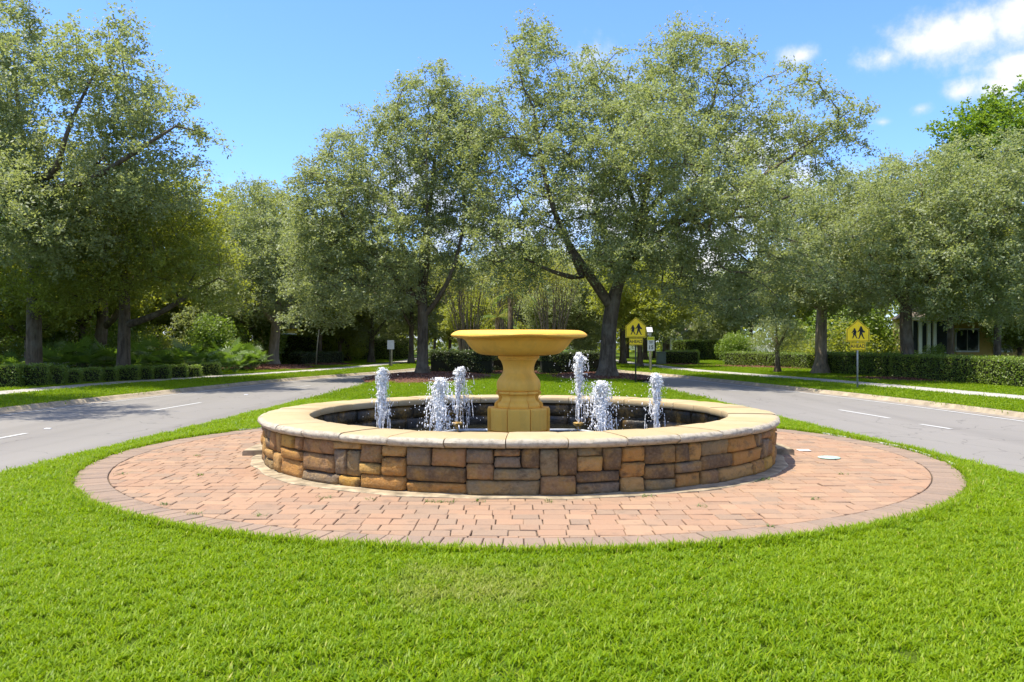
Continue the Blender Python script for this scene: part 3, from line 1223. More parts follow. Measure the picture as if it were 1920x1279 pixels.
def block_ring(name, prof, n_blocks, proj, gap, half):
    """blocks of a ring of cast pieces: four that stand proud and four between them"""
    for q in range(4):
        for proud in (True, False):
            c = q * math.pi / 2 - math.pi / 2 + (0 if proud else math.pi / 4)
            hw = half if proud else math.pi / 4 - half
            a = np.linspace(c - hw + gap, c + hw - gap, 9)
            vs, fs = [], []
            m_ = len(prof) + 2
            for t in a:
                pr = [(.1, prof[0][1])] + [(r + (proj if proud else 0), z) for r, z in prof] + [(.1, prof[-1][1])]
                if proud:   # flat-fronted block
                    pr = [(r / math.cos(t - c) * (math.cos(hw) * .5 + .5), z) for r, z in pr]
                vs += [(r * math.cos(t), r * math.sin(t), z) for r, z in pr]
            for s in range(len(a) - 1):
                for i in range(m_ - 1):
                    fs.append((s * m_ + i, (s + 1) * m_ + i, (s + 1) * m_ + i + 1, s * m_ + i + 1))
            fs.append(tuple(range(m_)))
            fs.append(tuple((len(a) - 1) * m_ + i for i in range(m_ - 1, -1, -1)))
            me = fast_mesh(name, vs, fs, True)
            me.set_sharp_from_angle(angle=math.radians(38))
            put(name, me, M['yellow'], PED)


plinth_prof = [(.30, .70), (.343, .702), (.352, .725), (.348, .76), (.325, .785), (.315, .79), (.30, .80), (.283, .83), (.28, .86), (.292, .89), (.315, .90), (.325, .915), (.322, .94), (.29, .947)]
block_ring('plinth_block', plinth_prof, 8, .03, .034, math.radians(23))
base_prof = [(.44, .36), (.455, .372), (.455, .66), (.455, .685), (.447, .698), (.40, .70)]
block_ring('base_block', base_prof, 8, .028, .028, math.radians(21))
vs, fs = lathe([(.44, .0), (.475, .02), (.475, .34), (.46, .352)], 64)
put('base_slab', fast_mesh('base_slab', vs, fs, True), M['yellow'], PED)
vs, fs = lathe([(.26, .35), (.26, .95)], 48)
put('pedestal_core', fast_mesh('pedestal_core', vs, fs, True), M['seam'], PED)
# bowl
bp = smooth_prof([(.27, 1.478), (.42, 1.484), (.575, 1.502), (.66, 1.545), (.72, 1.60), (.765, 1.655), (.80, 1.705), (.845, 1.738)], 4)
lip = smooth_prof([(.86, 1.742), (.95, 1.745), (1.01, 1.762), (1.022, 1.785), (1.00, 1.815), (.955, 1.842), (.90, 1.858), (.83, 1.858), (.78, 1.83), (.70, 1.72), (.55, 1.62), (.30, 1.59), (.02, 1.585)], 4)


def bowl_mod(r, z, a):
    if z > 1.735 and r > .84:
        return r + .012 * math.cos(4 * a + .6) + .006 * math.cos(9 * a)
    return r * (1 + .006 * math.cos(8 * a))


vs, fs = lathe(bp + lip, 128, bowl_mod)
vs = [(x, yy, z + (.010 * math.sin(4 * math.atan2(yy, x) + 1.0) if (z > 1.735 and z < 1.79 and math.hypot(x, yy) > .84) else 0)) for x, yy, z in vs]
bm_ = fast_mesh('bowl', vs, fs, True)
bm_.set_sharp_from_angle(angle=math.radians(55))
put('bowl', bm_, M['yellow'], fountain)
# nozzles and the pipe ring
NOZ = []
RN = 2.1
for k in range(6):
    a = k * math.pi / 3
    NOZ.append((RN * math.cos(a), RN * math.sin(a)))
for (nx, ny) in NOZ:
    vs, fs = lathe([(.03, .12), (.03, .21), (.05, .225), (.088, .25), (.094, .262), (.094, .285), (.085, .292), (.03, .292), (.028, .31)], 20)
    nz_ = fast_mesh('nozzle', vs, fs, True)
    nz_.set_sharp_from_angle(angle=math.radians(40))
    put('nozzle', nz_, M['brass'], fountain, loc=(nx, ny, 0))
for k in range(6):
    p, q = NOZ[k], NOZ[(k + 1) % 6]
    put('water_pipe', MB().tube([(p[0], p[1], .16), (q[0], q[1], .16)], [.022, .022], 8).mesh('water_pipe', True), M['pipe'], fountain)

# water jets: ballistic blobs of aerated water
ICO = None


def ico():
    t = (1 + 5 ** .5) / 2
    v = np.array([(-1, t, 0), (1, t, 0), (-1, -t, 0), (1, -t, 0), (0, -1, t), (0, 1, t), (0, -1, -t), (0, 1, -t), (t, 0, -1), (t, 0, 1), (-t, 0, -1), (-t, 0, 1)], float)
    v /= np.linalg.norm(v[0])
    f = np.array([(0, 11, 5), (0, 5, 1), (0, 1, 7), (0, 7, 10), (0, 10, 11), (1, 5, 9), (5, 11, 4), (11, 10, 2), (10, 7, 6), (7, 1, 8), (3, 9, 4), (3, 4, 2), (3, 2, 6), (3, 6, 8), (3, 8, 9), (4, 9, 5), (2, 4, 11), (6, 2, 10), (8, 6, 7), (9, 8, 1)])
    return v, f


IV, IF = ico()


def blobs_mesh(name, P, R, V, rg):
    """P centres, R radii, V stretch directions (velocity)"""
    n = len(P)
    sp_ = np.linalg.norm(V, axis=1)[:, None]
    d = V / (sp_ + 1e-6)
    jit = 1 + rg.normal(0, .22, (n, 12, 1))
    base = IV[None] * jit
    along = (base * d[:, None, :]).sum(2, keepdims=True)
    base = base + along * d[:, None, :] * np.minimum(sp_[:, None] * .75, 3.2)
    v = P[:, None] + base * R[:, None, None]
    f = IF[None] + (np.arange(n) * 12)[:, None, None]
    return fast_mesh(name, v.reshape(-1, 3), f.reshape(-1, 3), True)


# (ring index, top height, lateral spread, drift x, amount, label)
jets = [(3, 1.30, .115, .10, 1.0, 'leftmost white water jet, tall narrow column spraying up in the basin'),
        (4, 1.225, .20, .02, 1.5, 'bushy white water jet left of the pedestal, nearer to the camera'),
        (2, 1.255, .16, .17, .8, 'white water jet rising from a brass nozzle left of the pedestal, arching over'),
        (1, 1.50, .15, .06, .95, 'tallest white water jet, right of the pedestal above a brass nozzle'),
        (5, 1.185, .19, .03, 1.5, 'bushy white water jet right of the pedestal, nearer to the camera'),
        (0, 1.215, .12, -.06, 1.0, 'rightmost white water jet, narrow column spraying up in the basin')]
for ji, (k, top, spread, drift, amount, label) in enumerate(jets):
    rg = np.random.default_rng(50 + ji)
    z0 = .30
    x0, y0 = NOZ[k]
    t = thing('water_jet', label, 'water jet', (CX + x0, CY + y0, z0), group='water jets of the fountain')
    g = 9.81
    v0 = math.sqrt(2 * g * (top - z0))

    def sample(n, s_lat, vj, tmax=1.0, tmin=0.0):
        vz = v0 * (1 - np.abs(rg.normal(0, vj, n)))
        tt = rg.uniform(tmin, tmax, n) * 2 * vz / g
        vx = rg.normal(0, s_lat, n) + drift * .8
        vy = rg.normal(0, s_lat, n)
        # clustered turbulence so that strands and gaps form
        z = vz * tt - .5 * g * tt * tt
        wob = np.sin(z * 13 + k) * .018 + np.sin(z * 29 + 2 * k) * .01
        P = np.stack([vx * tt + wob, vy * tt + wob * .6, z], axis=1)
        V = np.stack([vx, vy, vz - g * tt], axis=1)
        return P, V
    # solid core: a ragged rope of water that thickens and breaks up towards the top
    nr, na = 46, 14
    vs, fs = [], []
    for a_ in range(nr):
        u = a_ / (nr - 1)
        z = u * (top - z0) * .97
        tt = (v0 - math.sqrt(max(v0 * v0 - 2 * g * z, 0))) / g
        r = .014 + .066 * u ** 1.3
        if u > .93:
            r *= max(0.05, math.sqrt(max(0, 1 - ((u - .93) / .072) ** 2)))
        ox = drift * .8 * tt + .010 * math.sin(z * 17 + k) * u
        oy = .010 * math.cos(z * 15 + 2 * k) * u
        for b_ in range(na):
            t_ = b_ / na * 6.283
            rr_ = r * (1 + u * (.42 * math.sin(3 * t_ + z * 19 + k) + .25 * math.sin(5 * t_ - z * 31)) + rg.normal(0, .16 * u + .03))
            vs.append((ox + rr_ * math.cos(t_), oy + rr_ * math.sin(t_), z + rg.normal(0, .012) * u))
    for a_ in range(nr - 1):
        for b_ in range(na):
            b2 = (b_ + 1) % na
            if rg.random() < .45 * (a_ / nr) ** 1.5:
                continue
            fs.append((a_ * na + b_, a_ * na + b2, (a_ + 1) * na + b2, (a_ + 1) * na + b_))
    put('water_core', fast_mesh('water_core', vs, fs, True), M['sheet'], t, kind='stuff')
    P1, V1 = sample(int(900 * amount), spread * .30, .03, .60)
    P2, V2 = sample(int(900 * amount), spread * .7, .10, .92, .36)
    # strands: runs of beads that share one launch
    PS, VS = [], []
    for s_ in range(int(44 * amount)):
        vz = v0 * (1 - abs(rg.normal(0, .07)))
        vx, vy = rg.normal(0, spread * .7) + drift * .8, rg.normal(0, spread * .7)
        tc = rg.uniform(.38, .97) * 2 * vz / g
        tt = tc + np.linspace(0, .07, 15)
        z = vz * tt - .5 * g * tt * tt
        ok = z > -.12
        PS.append(np.stack([vx * tt, vy * tt, z], axis=1)[ok])
        VS.append(np.stack([vx + 0 * tt, vy + 0 * tt, vz - g * tt], axis=1)[ok])
    P3, V3 = np.concatenate(PS), np.concatenate(VS)
    P = np.concatenate([P1, P2, P3])
    V = np.concatenate([V1, V2, V3])
    R = np.concatenate([rg.uniform(.004, .010, len(P1)), np.exp(rg.normal(-5.45, .36, len(P2))), rg.uniform(.003, .0065, len(P3))])
    put('spray', blobs_mesh('spray', P, R, V, rg), M['froth'], t, kind='stuff')
    nd = int(170 * amount)
    P, V = sample(nd, spread * 1.7, .16, 1.0, .35)
    ok = P[:, 2] > -.14
    P, V = P[ok], V[ok]
    put('droplets', blobs_mesh('droplets', P, np.exp(rg.normal(-5.75, .35, len(P))), V * .6, rg), M['froth'], t, kind='stuff')

# utility cover and small plate on the paving
vs, fs = lathe([(.15, 0), (.155, .008), (.145, .014), (.12, .014), (.118, .011), (.02, .011)], 28)
tag(put('valve_cover', fast_mesh('valve_cover', vs, fs), M['cover'], loc=(4.53, 12.04, .03)), 'round pale teal valve cover set in the bricks right of the fountain', 'valve cover')
tag(put('cleanout_plate', MB().box(-.09, .09, -.08, .08, 0, .012, .004).mesh('cleanout_plate'), M['edging'], loc=(4.45, 12.85, .029)), 'small white square plate set in the bricks behind the teal cover', 'plate')

# ------------------------------------------------------------------ grass
def tuft_mesh(name, nbl, hmin, hmax, spread, width, seed, lean=.55):
    rg = np.random.default_rng(seed)
    vs, fs = [], []
    for b in range(nbl):
        x, y = rg.normal(0, spread, 2)
        h = rg.uniform(hmin, hmax)
        a = rg.uniform(0, 2 * math.pi)
        ln = rg.uniform(.1, 1.0) * lean * h
        w = width * rg.uniform(.7, 1.2)
        dx, dy = math.cos(a), math.sin(a)
        px_, py_ = -dy, dx
        base = len(vs)
        for u, ww in ((0, .8), (.4, 1.0), (.75, .75)):
            off = ln * u ** 1.8 * 1.6
            cx, cy, cz = x + dx * off, y + dy * off, h * (u - .22 * u * u)
            vs += [(cx - px_ * w * ww / 2, cy - py_ * w * ww / 2, cz), (cx + px_ * w * ww / 2, cy + py_ * w * ww / 2, cz)]
        vs.append((x + dx * ln * 1.6, y + dy * ln * 1.6, h * .78))
        fs += [(base, base + 1, base + 3, base + 2), (base + 2, base + 3, base + 5, base + 4), (base + 4, base + 5, base + 6)]
    me = fast_mesh(name, vs, fs)
    me.materials.append(M['grass'])
    return me


def scatter(name, pts, tuft_me, smin, smax):
    me = bpy.data.meshes.new(name)
    me.vertices.add(len(pts))
    me.vertices.foreach_set('co', np.asarray(pts, np.float32).ravel())
    me.update()
    me.materials.append(M['grass'])
    o = put(name, me, kind='stuff')
    src = bpy.data.objects.new(name + '_tuft', tuft_me)
    ng = bpy.data.node_groups.new(name + '_nodes', 'GeometryNodeTree')
    ng.interface.new_socket('Geometry', in_out='INPUT', socket_type='NodeSocketGeometry')
    ng.interface.new_socket('Geometry', in_out='OUTPUT', socket_type='NodeSocketGeometry')
    N, L = ng.nodes.new, ng.links.new
    gi, go = N('NodeGroupInput'), N('NodeGroupOutput')
    oi = N('GeometryNodeObjectInfo')
    oi.inputs['Object'].default_value = src
    iop = N('GeometryNodeInstanceOnPoints')
    rr_ = N('FunctionNodeRandomValue')
    rr_.data_type = 'FLOAT_VECTOR'
    rr_.inputs[0].default_value = (-.18, -.18, 0)
    rr_.inputs[1].default_value = (.18, .18, 6.283)
    rs = N('FunctionNodeRandomValue')
    rs.data_type = 'FLOAT'
    rs.inputs[2].default_value = smin
    rs.inputs[3].default_value = smax
    rs.inputs['Seed'].default_value = 7
    L(gi.outputs[0], iop.inputs['Points'])
    L(oi.outputs['Geometry'], iop.inputs['Instance'])
    L(rr_.outputs[0], iop.inputs['Rotation'])
    L(rs.outputs[1], iop.inputs['Scale'])
    L(iop.outputs[0], go.inputs[0])
    md = o.modifiers.new('scatter', 'NODES')
    md.node_group = ng
    return o


rg = np.random.default_rng(3)


def lawn_points(y0, y1, dens, region, margin=1.6):
    xm = .62 * y1 + margin
    n = int(dens * (y1 - y0) * 2 * xm)
    y = rg.uniform(y0, y1, n)
    x = rg.uniform(-xm, xm, n)
    ok = np.abs(x) < .62 * y + margin
    x, y = x[ok], y[ok]
    if region == 'median':
        ok = (x > L_in(y) - .03) & (x < R_in(y) + .03)
        ok &= np.hypot(x - CX, y - CY) > R_DISC + .035
    elif region == 'left':
        ok = (x < L_curb(y) - .02) & ~((x < L_sw0(y) + .0) & (x > L_sw0(y) - SW_W - .0)) & (x > L_sw0(y) - SW_W - 6)
    else:
        ok = (x > R_curb(y) + .02) & ~((x > R_sw0(y) - .0) & (x < R_sw0(y) + SW_W + .0)) & (x < R_sw0(y) + SW_W + 8)
    x, y = x[ok], y[ok]
    return np.stack([x, y, np.full(len(x), -.004)], axis=1)


t_near = tuft_mesh('turf_near', 16, .032, .068, .034, .0078, 1, .7)
t_mid = tuft_mesh('turf_mid', 22, .05, .09, .06, .0125, 2, .6)
t_far = tuft_mesh('turf_far', 26, .05, .085, .12, .02, 3, .4)
scatter('foreground_grass', lawn_points(2.4, 8.2, 520, 'median'), t_near, .7, 1.25)
scatter('median_grass', np.concatenate([lawn_points(8.2, 15, 300, 'median'), lawn_points(15, 24, 190, 'median')]), t_mid, .65, 1.1)
scatter('far_median_grass', lawn_points(24, 48, 55, 'median'), t_far, .6, 1.0)
scatter('verge_grass_left', np.concatenate([lawn_points(16, 34, 70, 'left'), lawn_points(34, 75, 26, 'left')]), t_far, .6, 1.05)
scatter('verge_grass_right', np.concatenate([lawn_points(15, 34, 70, 'right'), lawn_points(34, 75, 26, 'right')]), t_far, .6, 1.05)
# longer blades hanging over the rim of the paving
aa = rg.uniform(0, 2 * math.pi, 5200)
rad = R_DISC + .05 + np.abs(rg.normal(0, .05, len(aa)))
edge = np.stack([CX + rad * np.cos(aa), CY + rad * np.sin(aa), np.full(len(aa), -.002)], axis=1)
scatter('rim_grass', edge, tuft_mesh('turf_rim', 12, .06, .12, .03, .009, 5, .6), .7, 1.2)
# weeds between the bricks
for k, (wx, wy) in enumerate([(-3.55, 8.62), (-2.4, 8.05), (-3.05, 8.15), (-2.0, 9.0), (-4.9, 10.6), (-3.9, 10.5), (1.9, 8.5), (3.2, 8.9), (2.35, 7.6), (-4.6, 12.3), (4.15, 10.6), (3.7, 12.9), (-.85, 8.78), (-.75, 8.74), (-.65, 8.76), (-.35, 8.80), (1.45, 9.05), (2.9, 10.05), (3.0, 10.15), (3.1, 10.2), (-1.5, 8.9), (.4, 8.76)]):
    me = tuft_mesh('joint_weed', 16, .015, .04, .035, .009, 70 + k, 1.6)
    me.materials.clear()
    put('joint_weed', me, M['weed'], plaza, loc=(wx - CX, wy - CY, .024), rz=k)

# ------------------------------------------------------------------ trees
def leaves_arrays(C, L, W, rg, up=.55):
    n = len(C)
    nr = rg.normal(0, 1, (n, 3))
    nr[:, 2] = np.abs(nr[:, 2]) * .8 + up
    nr /= np.linalg.norm(nr, axis=1)[:, None]
    a = np.cross(nr, rg.normal(0, 1, (n, 3)))
    a /= np.linalg.norm(a, axis=1)[:, None] + 1e-9
    b = np.cross(nr, a)
    s = rg.uniform(.65, 1.3, (n, 1))
    L_, W_ = L * s, W * s
    v = np.stack([C - a * L_ * .5, C + b * W_ * .5 - a * L_ * .05, C + a * L_ * .5, C - b * W_ * .5 - a * L_ * .05], axis=1).reshape(-1, 3)
    f = np.arange(4 * n).reshape(n, 4)
    return v, f


def sample_env(env, n, mind, rg):
    vol = np.array([e[3] * e[4] * e[5] * (e[6] if len(e) > 6 else 1) for e in env])
    vol = vol / vol.sum()
    pts = np.zeros((0, 3))
    tries = 0
    while len(pts) < n and tries < n * 12:
        tries += 1
        e = env[rg.choice(len(env), p=vol)]
        d = rg.normal(0, 1, 3)
        d /= np.linalg.norm(d)
        r = rg.random() ** .42
        p = np.array(e[:3]) + d * r * np.array(e[3:6])
        if len(pts) and (np.linalg.norm(pts - p, axis=1) < mind).any():
            continue
        pts = np.vstack([pts, p])
    return pts


def grow(spines, env, n, mind, rg, tip=.010, kexp=.47):
    """spines: list of (attach_spine, attach_t, [(x,y,z,r)...]) ; returns nodes, parents, radii, clump centres"""
    P, par, Rm = [], [], []
    idx = []
    for (at, tt, pts) in spines:
        ids = []
        prev = -1
        if at is not None:
            prev = idx[at][min(int(tt * (len(idx[at]) - 1)), len(idx[at]) - 1)]
        pts = [np.array(q, float) for q in pts]
        dense = []
        for i in range(len(pts) - 1):
            m_ = max(2, int(np.linalg.norm(pts[i + 1][:3] - pts[i][:3]) / .45))
            for k in range(m_):
                dense.append(pts[i] + (pts[i + 1] - pts[i]) * k / m_)
        dense.append(pts[-1])
        d = np.array(dense)
        if len(d) > 6:
            k = np.ones(5) / 5
            for c in range(3):
                e = np.concatenate([np.full(2, d[0, c]), d[:, c], np.full(2, d[-1, c])])
                sm_ = np.convolve(e, k, 'valid')
                d[1:-1, c] = sm_[1:-1]
        for q in d:
            P.append(q[:3])
            par.append(prev)
            Rm.append(q[3])
            prev = len(P) - 1
            ids.append(prev)
        idx.append(ids)
    n_spine = len(P)
    C = sample_env(env, n, mind, rg)
    NP = np.array(P)
    top_start = idx[0][int(len(idx[0]) * .75)]
    use = np.ones(len(NP), bool)
    use[:top_start] = False
    d0 = np.linalg.norm(C[:, None] - NP[None, use], axis=2).min(axis=1)
    buf = np.zeros((n_spine + len(C) * 9, 3))
    buf[:n_spine] = NP
    pen = np.zeros(len(buf))
    pen[:top_start] = 1e6
    m_ = n_spine
    for ci in np.argsort(d0):
        c = C[ci]
        dd = np.linalg.norm(buf[:m_] - c, axis=1)
        up = np.maximum(0, buf[:m_, 2] - c[2])           # prefer to rise outward
        j = int(np.argmin(dd + .5 * up + pen[:m_]))
        d = dd[j]
        k = max(1, min(8, int(d / .55)))
        p0 = buf[j].copy()
        prev = j
        jit = rg.normal(0, .10 * d / k ** .5, (k, 3))
        for q in range(1, k + 1):
            u = q / k
            p = p0 + (c - p0) * u + (jit[q - 1] if q < k else 0)
            p[2] += .09 * d * math.sin(math.pi * u)
            buf[m_] = p
            pen[m_] = 0
            P.append(p)
            par.append(prev)
            Rm.append(0)
            prev = m_
            m_ += 1
    m_ = len(P)
    cnt = np.ones(m_)
    for i in range(m_ - 1, -1, -1):
        if par[i] >= 0:
            cnt[par[i]] += cnt[i] * 1.0
    tipc = np.maximum(cnt / 3.0, 1)
    R = np.maximum(tip * tipc ** kexp, np.array(Rm))
    # never thicker than the parent
    for i in range(m_):
        if par[i] >= 0:
            R[i] = min(R[i], R[par[i]])
    return np.array(P), par, R, C, n_spine


def wood_mesh(P, par, R, name):
    n = len(P)
    kids = [[] for _ in range(n)]
    for i, p in enumerate(par):
        if p >= 0:
            kids[p].append(i)
    V, Fc = [], []
    off = 0
    started = set()
    stack = [(None, i) for i in range(n) if par[i] < 0]
    while stack:
        prev, i = stack.pop()
        chain = [i] if prev is None else [prev, i]
        while kids[chain[-1]]:
            ks = sorted(kids[chain[-1]], key=lambda q: -R[q])
            for q in ks[1:]:
                stack.append((chain[-1], q))
            chain.append(ks[0])
        if len(chain) < 2:
            continue
        rr_ = R[chain].copy()
        if prev is not None:
            rr_[0] = min(rr_[0], rr_[1] * 1.25)
        mx = rr_.max()
        ns = 10 if mx > .12 else (6 if mx > .035 else 3)
        v, f = tube_arrays(P[chain], rr_, ns)
        V.append(v)
        Fc.append(f + off)
        off += len(v)
    return fast_mesh(name, np.concatenate(V), np.concatenate(Fc), True)


def make_tree(spines, env, n_clump, mind, lpc, leaf, seed, clump_s=.42, leafmat='oak', bark='bark', name='oak_tree', tip=.010, base_flare=1.6, flat=.6):
    """returns meshes (wood, crown) in local coordinates of the tree base"""
    rg = np.random.default_rng(seed)
    P, par, R, C, ns = grow(spines, env, n_clump, mind, rg, tip)
    hgt = P[:, 2]
    flare = 1 + (base_flare - 1) * np.clip(1 - hgt / .7, 0, 1) ** 2
    R = R * flare
    wood = wood_mesh(P, par, R, name + '_trunk')
    wood.materials.append(M[bark])
    n = len(C)
    per = rg.poisson(lpc, n)
    ctr = np.repeat(C, per, axis=0)
    sz = np.repeat(rg.uniform(.65, 1.35, n), per)[:, None]
    # twigs in a clump: leaves gather along a few short shoots
    ntw = 9
    tw = rg.normal(0, 1, (n, ntw, 3)) * np.array([1, 1, flat])
    tw /= np.linalg.norm(tw, axis=2)[:, :, None]
    ci = np.repeat(np.arange(n), per)
    tj = rg.integers(0, ntw, len(ci))
    t = rg.random(len(ci))[:, None] ** .7
    pos = ctr + tw[ci, tj] * t * clump_s * 1.75 * sz + rg.normal(0, clump_s * .20, (len(ci), 3))
    pos[:, 2] -= (t[:, 0] ** 2) * clump_s * .35
    v, f = leaves_arrays(pos, leaf[0], leaf[1], rg)
    crown = fast_mesh(name + '_crown', v, f)
    crown.materials.append(M[leafmat])
    return wood, crown


def place_tree(name, meshes, loc, label, group=None, rz=0.0, scale=1.0, cat='tree'):
    t = thing(name, label, cat, loc, rz, group, scale)
    put('trunk', meshes[0], None, t)
    put('crown', meshes[1], None, t)
    return t


def env_px(items, d0, base):
    """crown lobes read off the photograph at the tree's own distance: (px, py, rx, rz, depth offset, depth radius[, weight])"""
    out = []
    for it in items:
        px, py, rx, rz, dy, ry = it[:6]
        d = d0 + dy
        out.append((gx(px, d) - base[0], dy, gz(py, d), rx / F * d, ry, rz / F * d) + ((it[6],) if len(it) > 6 else ()))
    return out


def limb(d0, base, pts):
    """(px, py, dy, r)"""
    return [(gx(px, d0 + dy) - base[0], dy, gz(py, d0 + dy), r) for px, py, dy, r in pts]


# --- left oak on the median
D = 40.0
B = (gx(792, D), D, 0)
sp_ = [(None, 0, [(0, 0, -.1, .30), (0, 0, 1.0, .265), (.02, 0, 2.3, .25), (.03, 0, 3.5, .23), (-.1, .2, 5.5, .16), (.3, .5, 8.0, .10), (.6, .5, 11.0, .05)]),
       (0, .30, limb(D, B, [(792, 570, 0, .16), (745, 522, -.8, .14), (705, 475, -1.5, .11), (650, 420, -2, .06), (610, 340, -2, .03)])),
       (0, .27, limb(D, B, [(795, 592, 0, .13), (825, 560, -.6, .12), (845, 520, -1.2, .09), (868, 440, -1, .06), (870, 360, 0, .03)])),
       (0, .34, limb(D, B, [(793, 555, 0, .14), (770, 500, 1.5, .12), (740, 420, 2.5, .08), (730, 320, 3, .04)])),
       (0, .36, limb(D, B, [(795, 545, 0, .12), (805, 470, -1.2, .1), (800, 380, -2, .07), (800, 250, -1.5, .03)]))]
EV = env_px([(650, 390, 105, 150, -1, 3.4), (800, 270, 85, 150, 0, 3.4), (720, 440, 130, 110, -1.5, 3.6), (610, 530, 75, 60, -1.5, 2.4), (845, 400, 60, 110, 0, 2.6),
             (680, 300, 70, 95, 0, 2.6), (815, 150, 30, 38, 0, 1.3, 4), (740, 230, 50, 50, 0, 2), (600, 400, 60, 90, 0, 2.4), (650, 545, 90, 45, 2.5, 2), (560, 470, 45, 70, -1, 2), (600, 590, 60, 35, -2, 1.8), (860, 500, 50, 50, 1, 2.4), (700, 540, 80, 40, -2.5, 2), (875, 300, 45, 120, 0, 2.4), (850, 210, 45, 70, 0, 2, 2), (895, 260, 40, 90, -.5, 2, 2.5), (890, 400, 40, 60, -.5, 2, 2)], D, B)
place_tree('oak_tree', make_tree(sp_, EV, 740, .48, 195, (.135, .062), 21, tip=.0145), B, 'oak on the grass median left of the fountain bowl, slender forked trunk in red mulch', 'oaks along the avenue')

# --- big right oak on the median
D = 38.4
B = (gx(1138, D), D, 0)
sp_ = [(None, 0, [(0, 0, -.1, .42), (0.03, 0, .9, .37), (.08, 0, 2.2, .34), (.16, 0, 3.3, .33), (.5, -.1, 4.3, .26), (1.0, -.3, 5.7, .2), (1.55, -.5, 7.6, .14), (2.0, -.5, 10, .09), (2.6, -.3, 13, .04)]),
       (0, .24, limb(D, B, [(1146, 575, 0, .25), (1118, 530, -.5, .22), (1085, 490, -1, .18), (1050, 430, -1.5, .12), (1020, 330, -1.5, .08), (1000, 200, -1, .03)])),
       (1, .35, limb(D, B, [(1092, 520, -1, .12), (1060, 520, -1.8, .10), (1015, 500, -2.5, .07), (960, 470, -3, .04)])),
       (0, .45, limb(D, B, [(1180, 490, -.3, .18), (1240, 430, -2, .15), (1330, 390, -4, .11), (1430, 330, -5, .08), (1540, 250, -5, .04), (1600, 200, -4.5, .02)])),
       (3, .45, limb(D, B, [(1330, 390, -4, .09), (1420, 390, -4.5, .07), (1520, 350, -5, .04)])),
       (0, .55, limb(D, B, [(1200, 450, -.4, .15), (1190, 380, 1.5, .12), (1150, 280, 2.5, .08), (1130, 150, 2.5, .03)])),
       (0, .5, limb(D, B, [(1190, 470, -.4, .15), (1260, 420, 2, .12), (1320, 330, 3, .08), (1370, 210, 3, .04)])),
       (0, .62, limb(D, B, [(1210, 400, -.5, .13), (1270, 330, -1.5, .10), (1330, 230, -2, .07), (1350, 130, -2, .03)]))]
EV = env_px([(1150, 330, 210, 190, -1, 5.0), (1000, 190, 85, 130, -.5, 3.0), (1275, 180, 130, 115, 0, 4.0), (1480, 235, 130, 110, -4, 3.0, .62), (1380, 440, 130, 110, -3.5, 3.6),
             (955, 440, 85, 95, -2, 3.0), (1230, 470, 140, 80, -3, 3.2), (1400, 300, 110, 110, -2, 3.4, .75), (1000, 85, 40, 50, 0, 1.6, 4), (915, 300, 65, 150, -1, 2.6),
             (1480, 510, 75, 60, -4, 2.4), (1560, 250, 70, 90, -4, 2, .6), (1120, 160, 110, 80, 0, 3, 1.1), (1270, 80, 60, 40, 0, 2, 2), (1370, 110, 50, 40, -1, 2, 2), (1320, 540, 90, 50, 0, 2.6), (930, 515, 75, 50, -2, 2.4), (1010, 470, 60, 60, -3, 2), (1400, 560, 80, 50, -3, 2.4), (1290, 430, 90, 80, -4, 2.4), (1330, 330, 110, 90, -7, 2.6), (1230, 250, 100, 90, -6, 2.6), (1430, 380, 90, 80, -7.5, 2.4)], D, B)
place_tree('oak_tree', make_tree(sp_, EV, 1250, .50, 180, (.135, .062), 22, tip=.0145), B, 'largest oak, thick dark trunk and wide crown right of the fountain bowl', 'oaks along the avenue')

# --- left side oaks
D = 36.0
B = (gx(64, D), D, 0)
sp_ = [(None, 0, [(0, 0, -.1, .36), (0, 0, 1.5, .31), (.05, -.1, 3.2, .29), (.2, -.3, 5.0, .25), (.1, -.4, 7.5, .18), (-.3, -.5, 10.5, .10), (-.6, -.5, 14, .05)]),
       (0, .5, limb(D, B, [(66, 365, -2, .2), (130, 348, -4, .15), (185, 330, -5, .11), (250, 285, -5.5, .08), (330, 235, -5.5, .04)])),
       (0, .55, limb(D, B, [(66, 330, -2, .16), (105, 330, -5, .12), (125, 240, -5.5, .07), (180, 130, -5, .04)])),
       (0, .5, limb(D, B, [(60, 365, -.5, .15), (10, 300, 0, .12), (-40, 200, 0, .06)]))]
EV = env_px([(10, 130, 75, 150, -2, 3.4), (190, 180, 90, 140, -4, 3.2), (320, 225, 65, 80, -4.5, 2.4, .8), (110, 380, 170, 130, -3, 4), (30, 330, 110, 130, -2, 4), (230, 70, 32, 50, -4, 1.4),
             (390, 240, 32, 26, -4.5, 1.0), (-90, 250, 110, 180, -2, 4), (270, 330, 110, 80, -4, 3), (20, 30, 55, 60, -2, 2)], D, B)
tl1 = make_tree(sp_, EV, 760, .52, 185, (.14, .066), 23)
place_tree('oak_tree', tl1, B, 'tall oak at the left edge behind the hedge, long pale limb reaching right', 'oaks along the avenue')

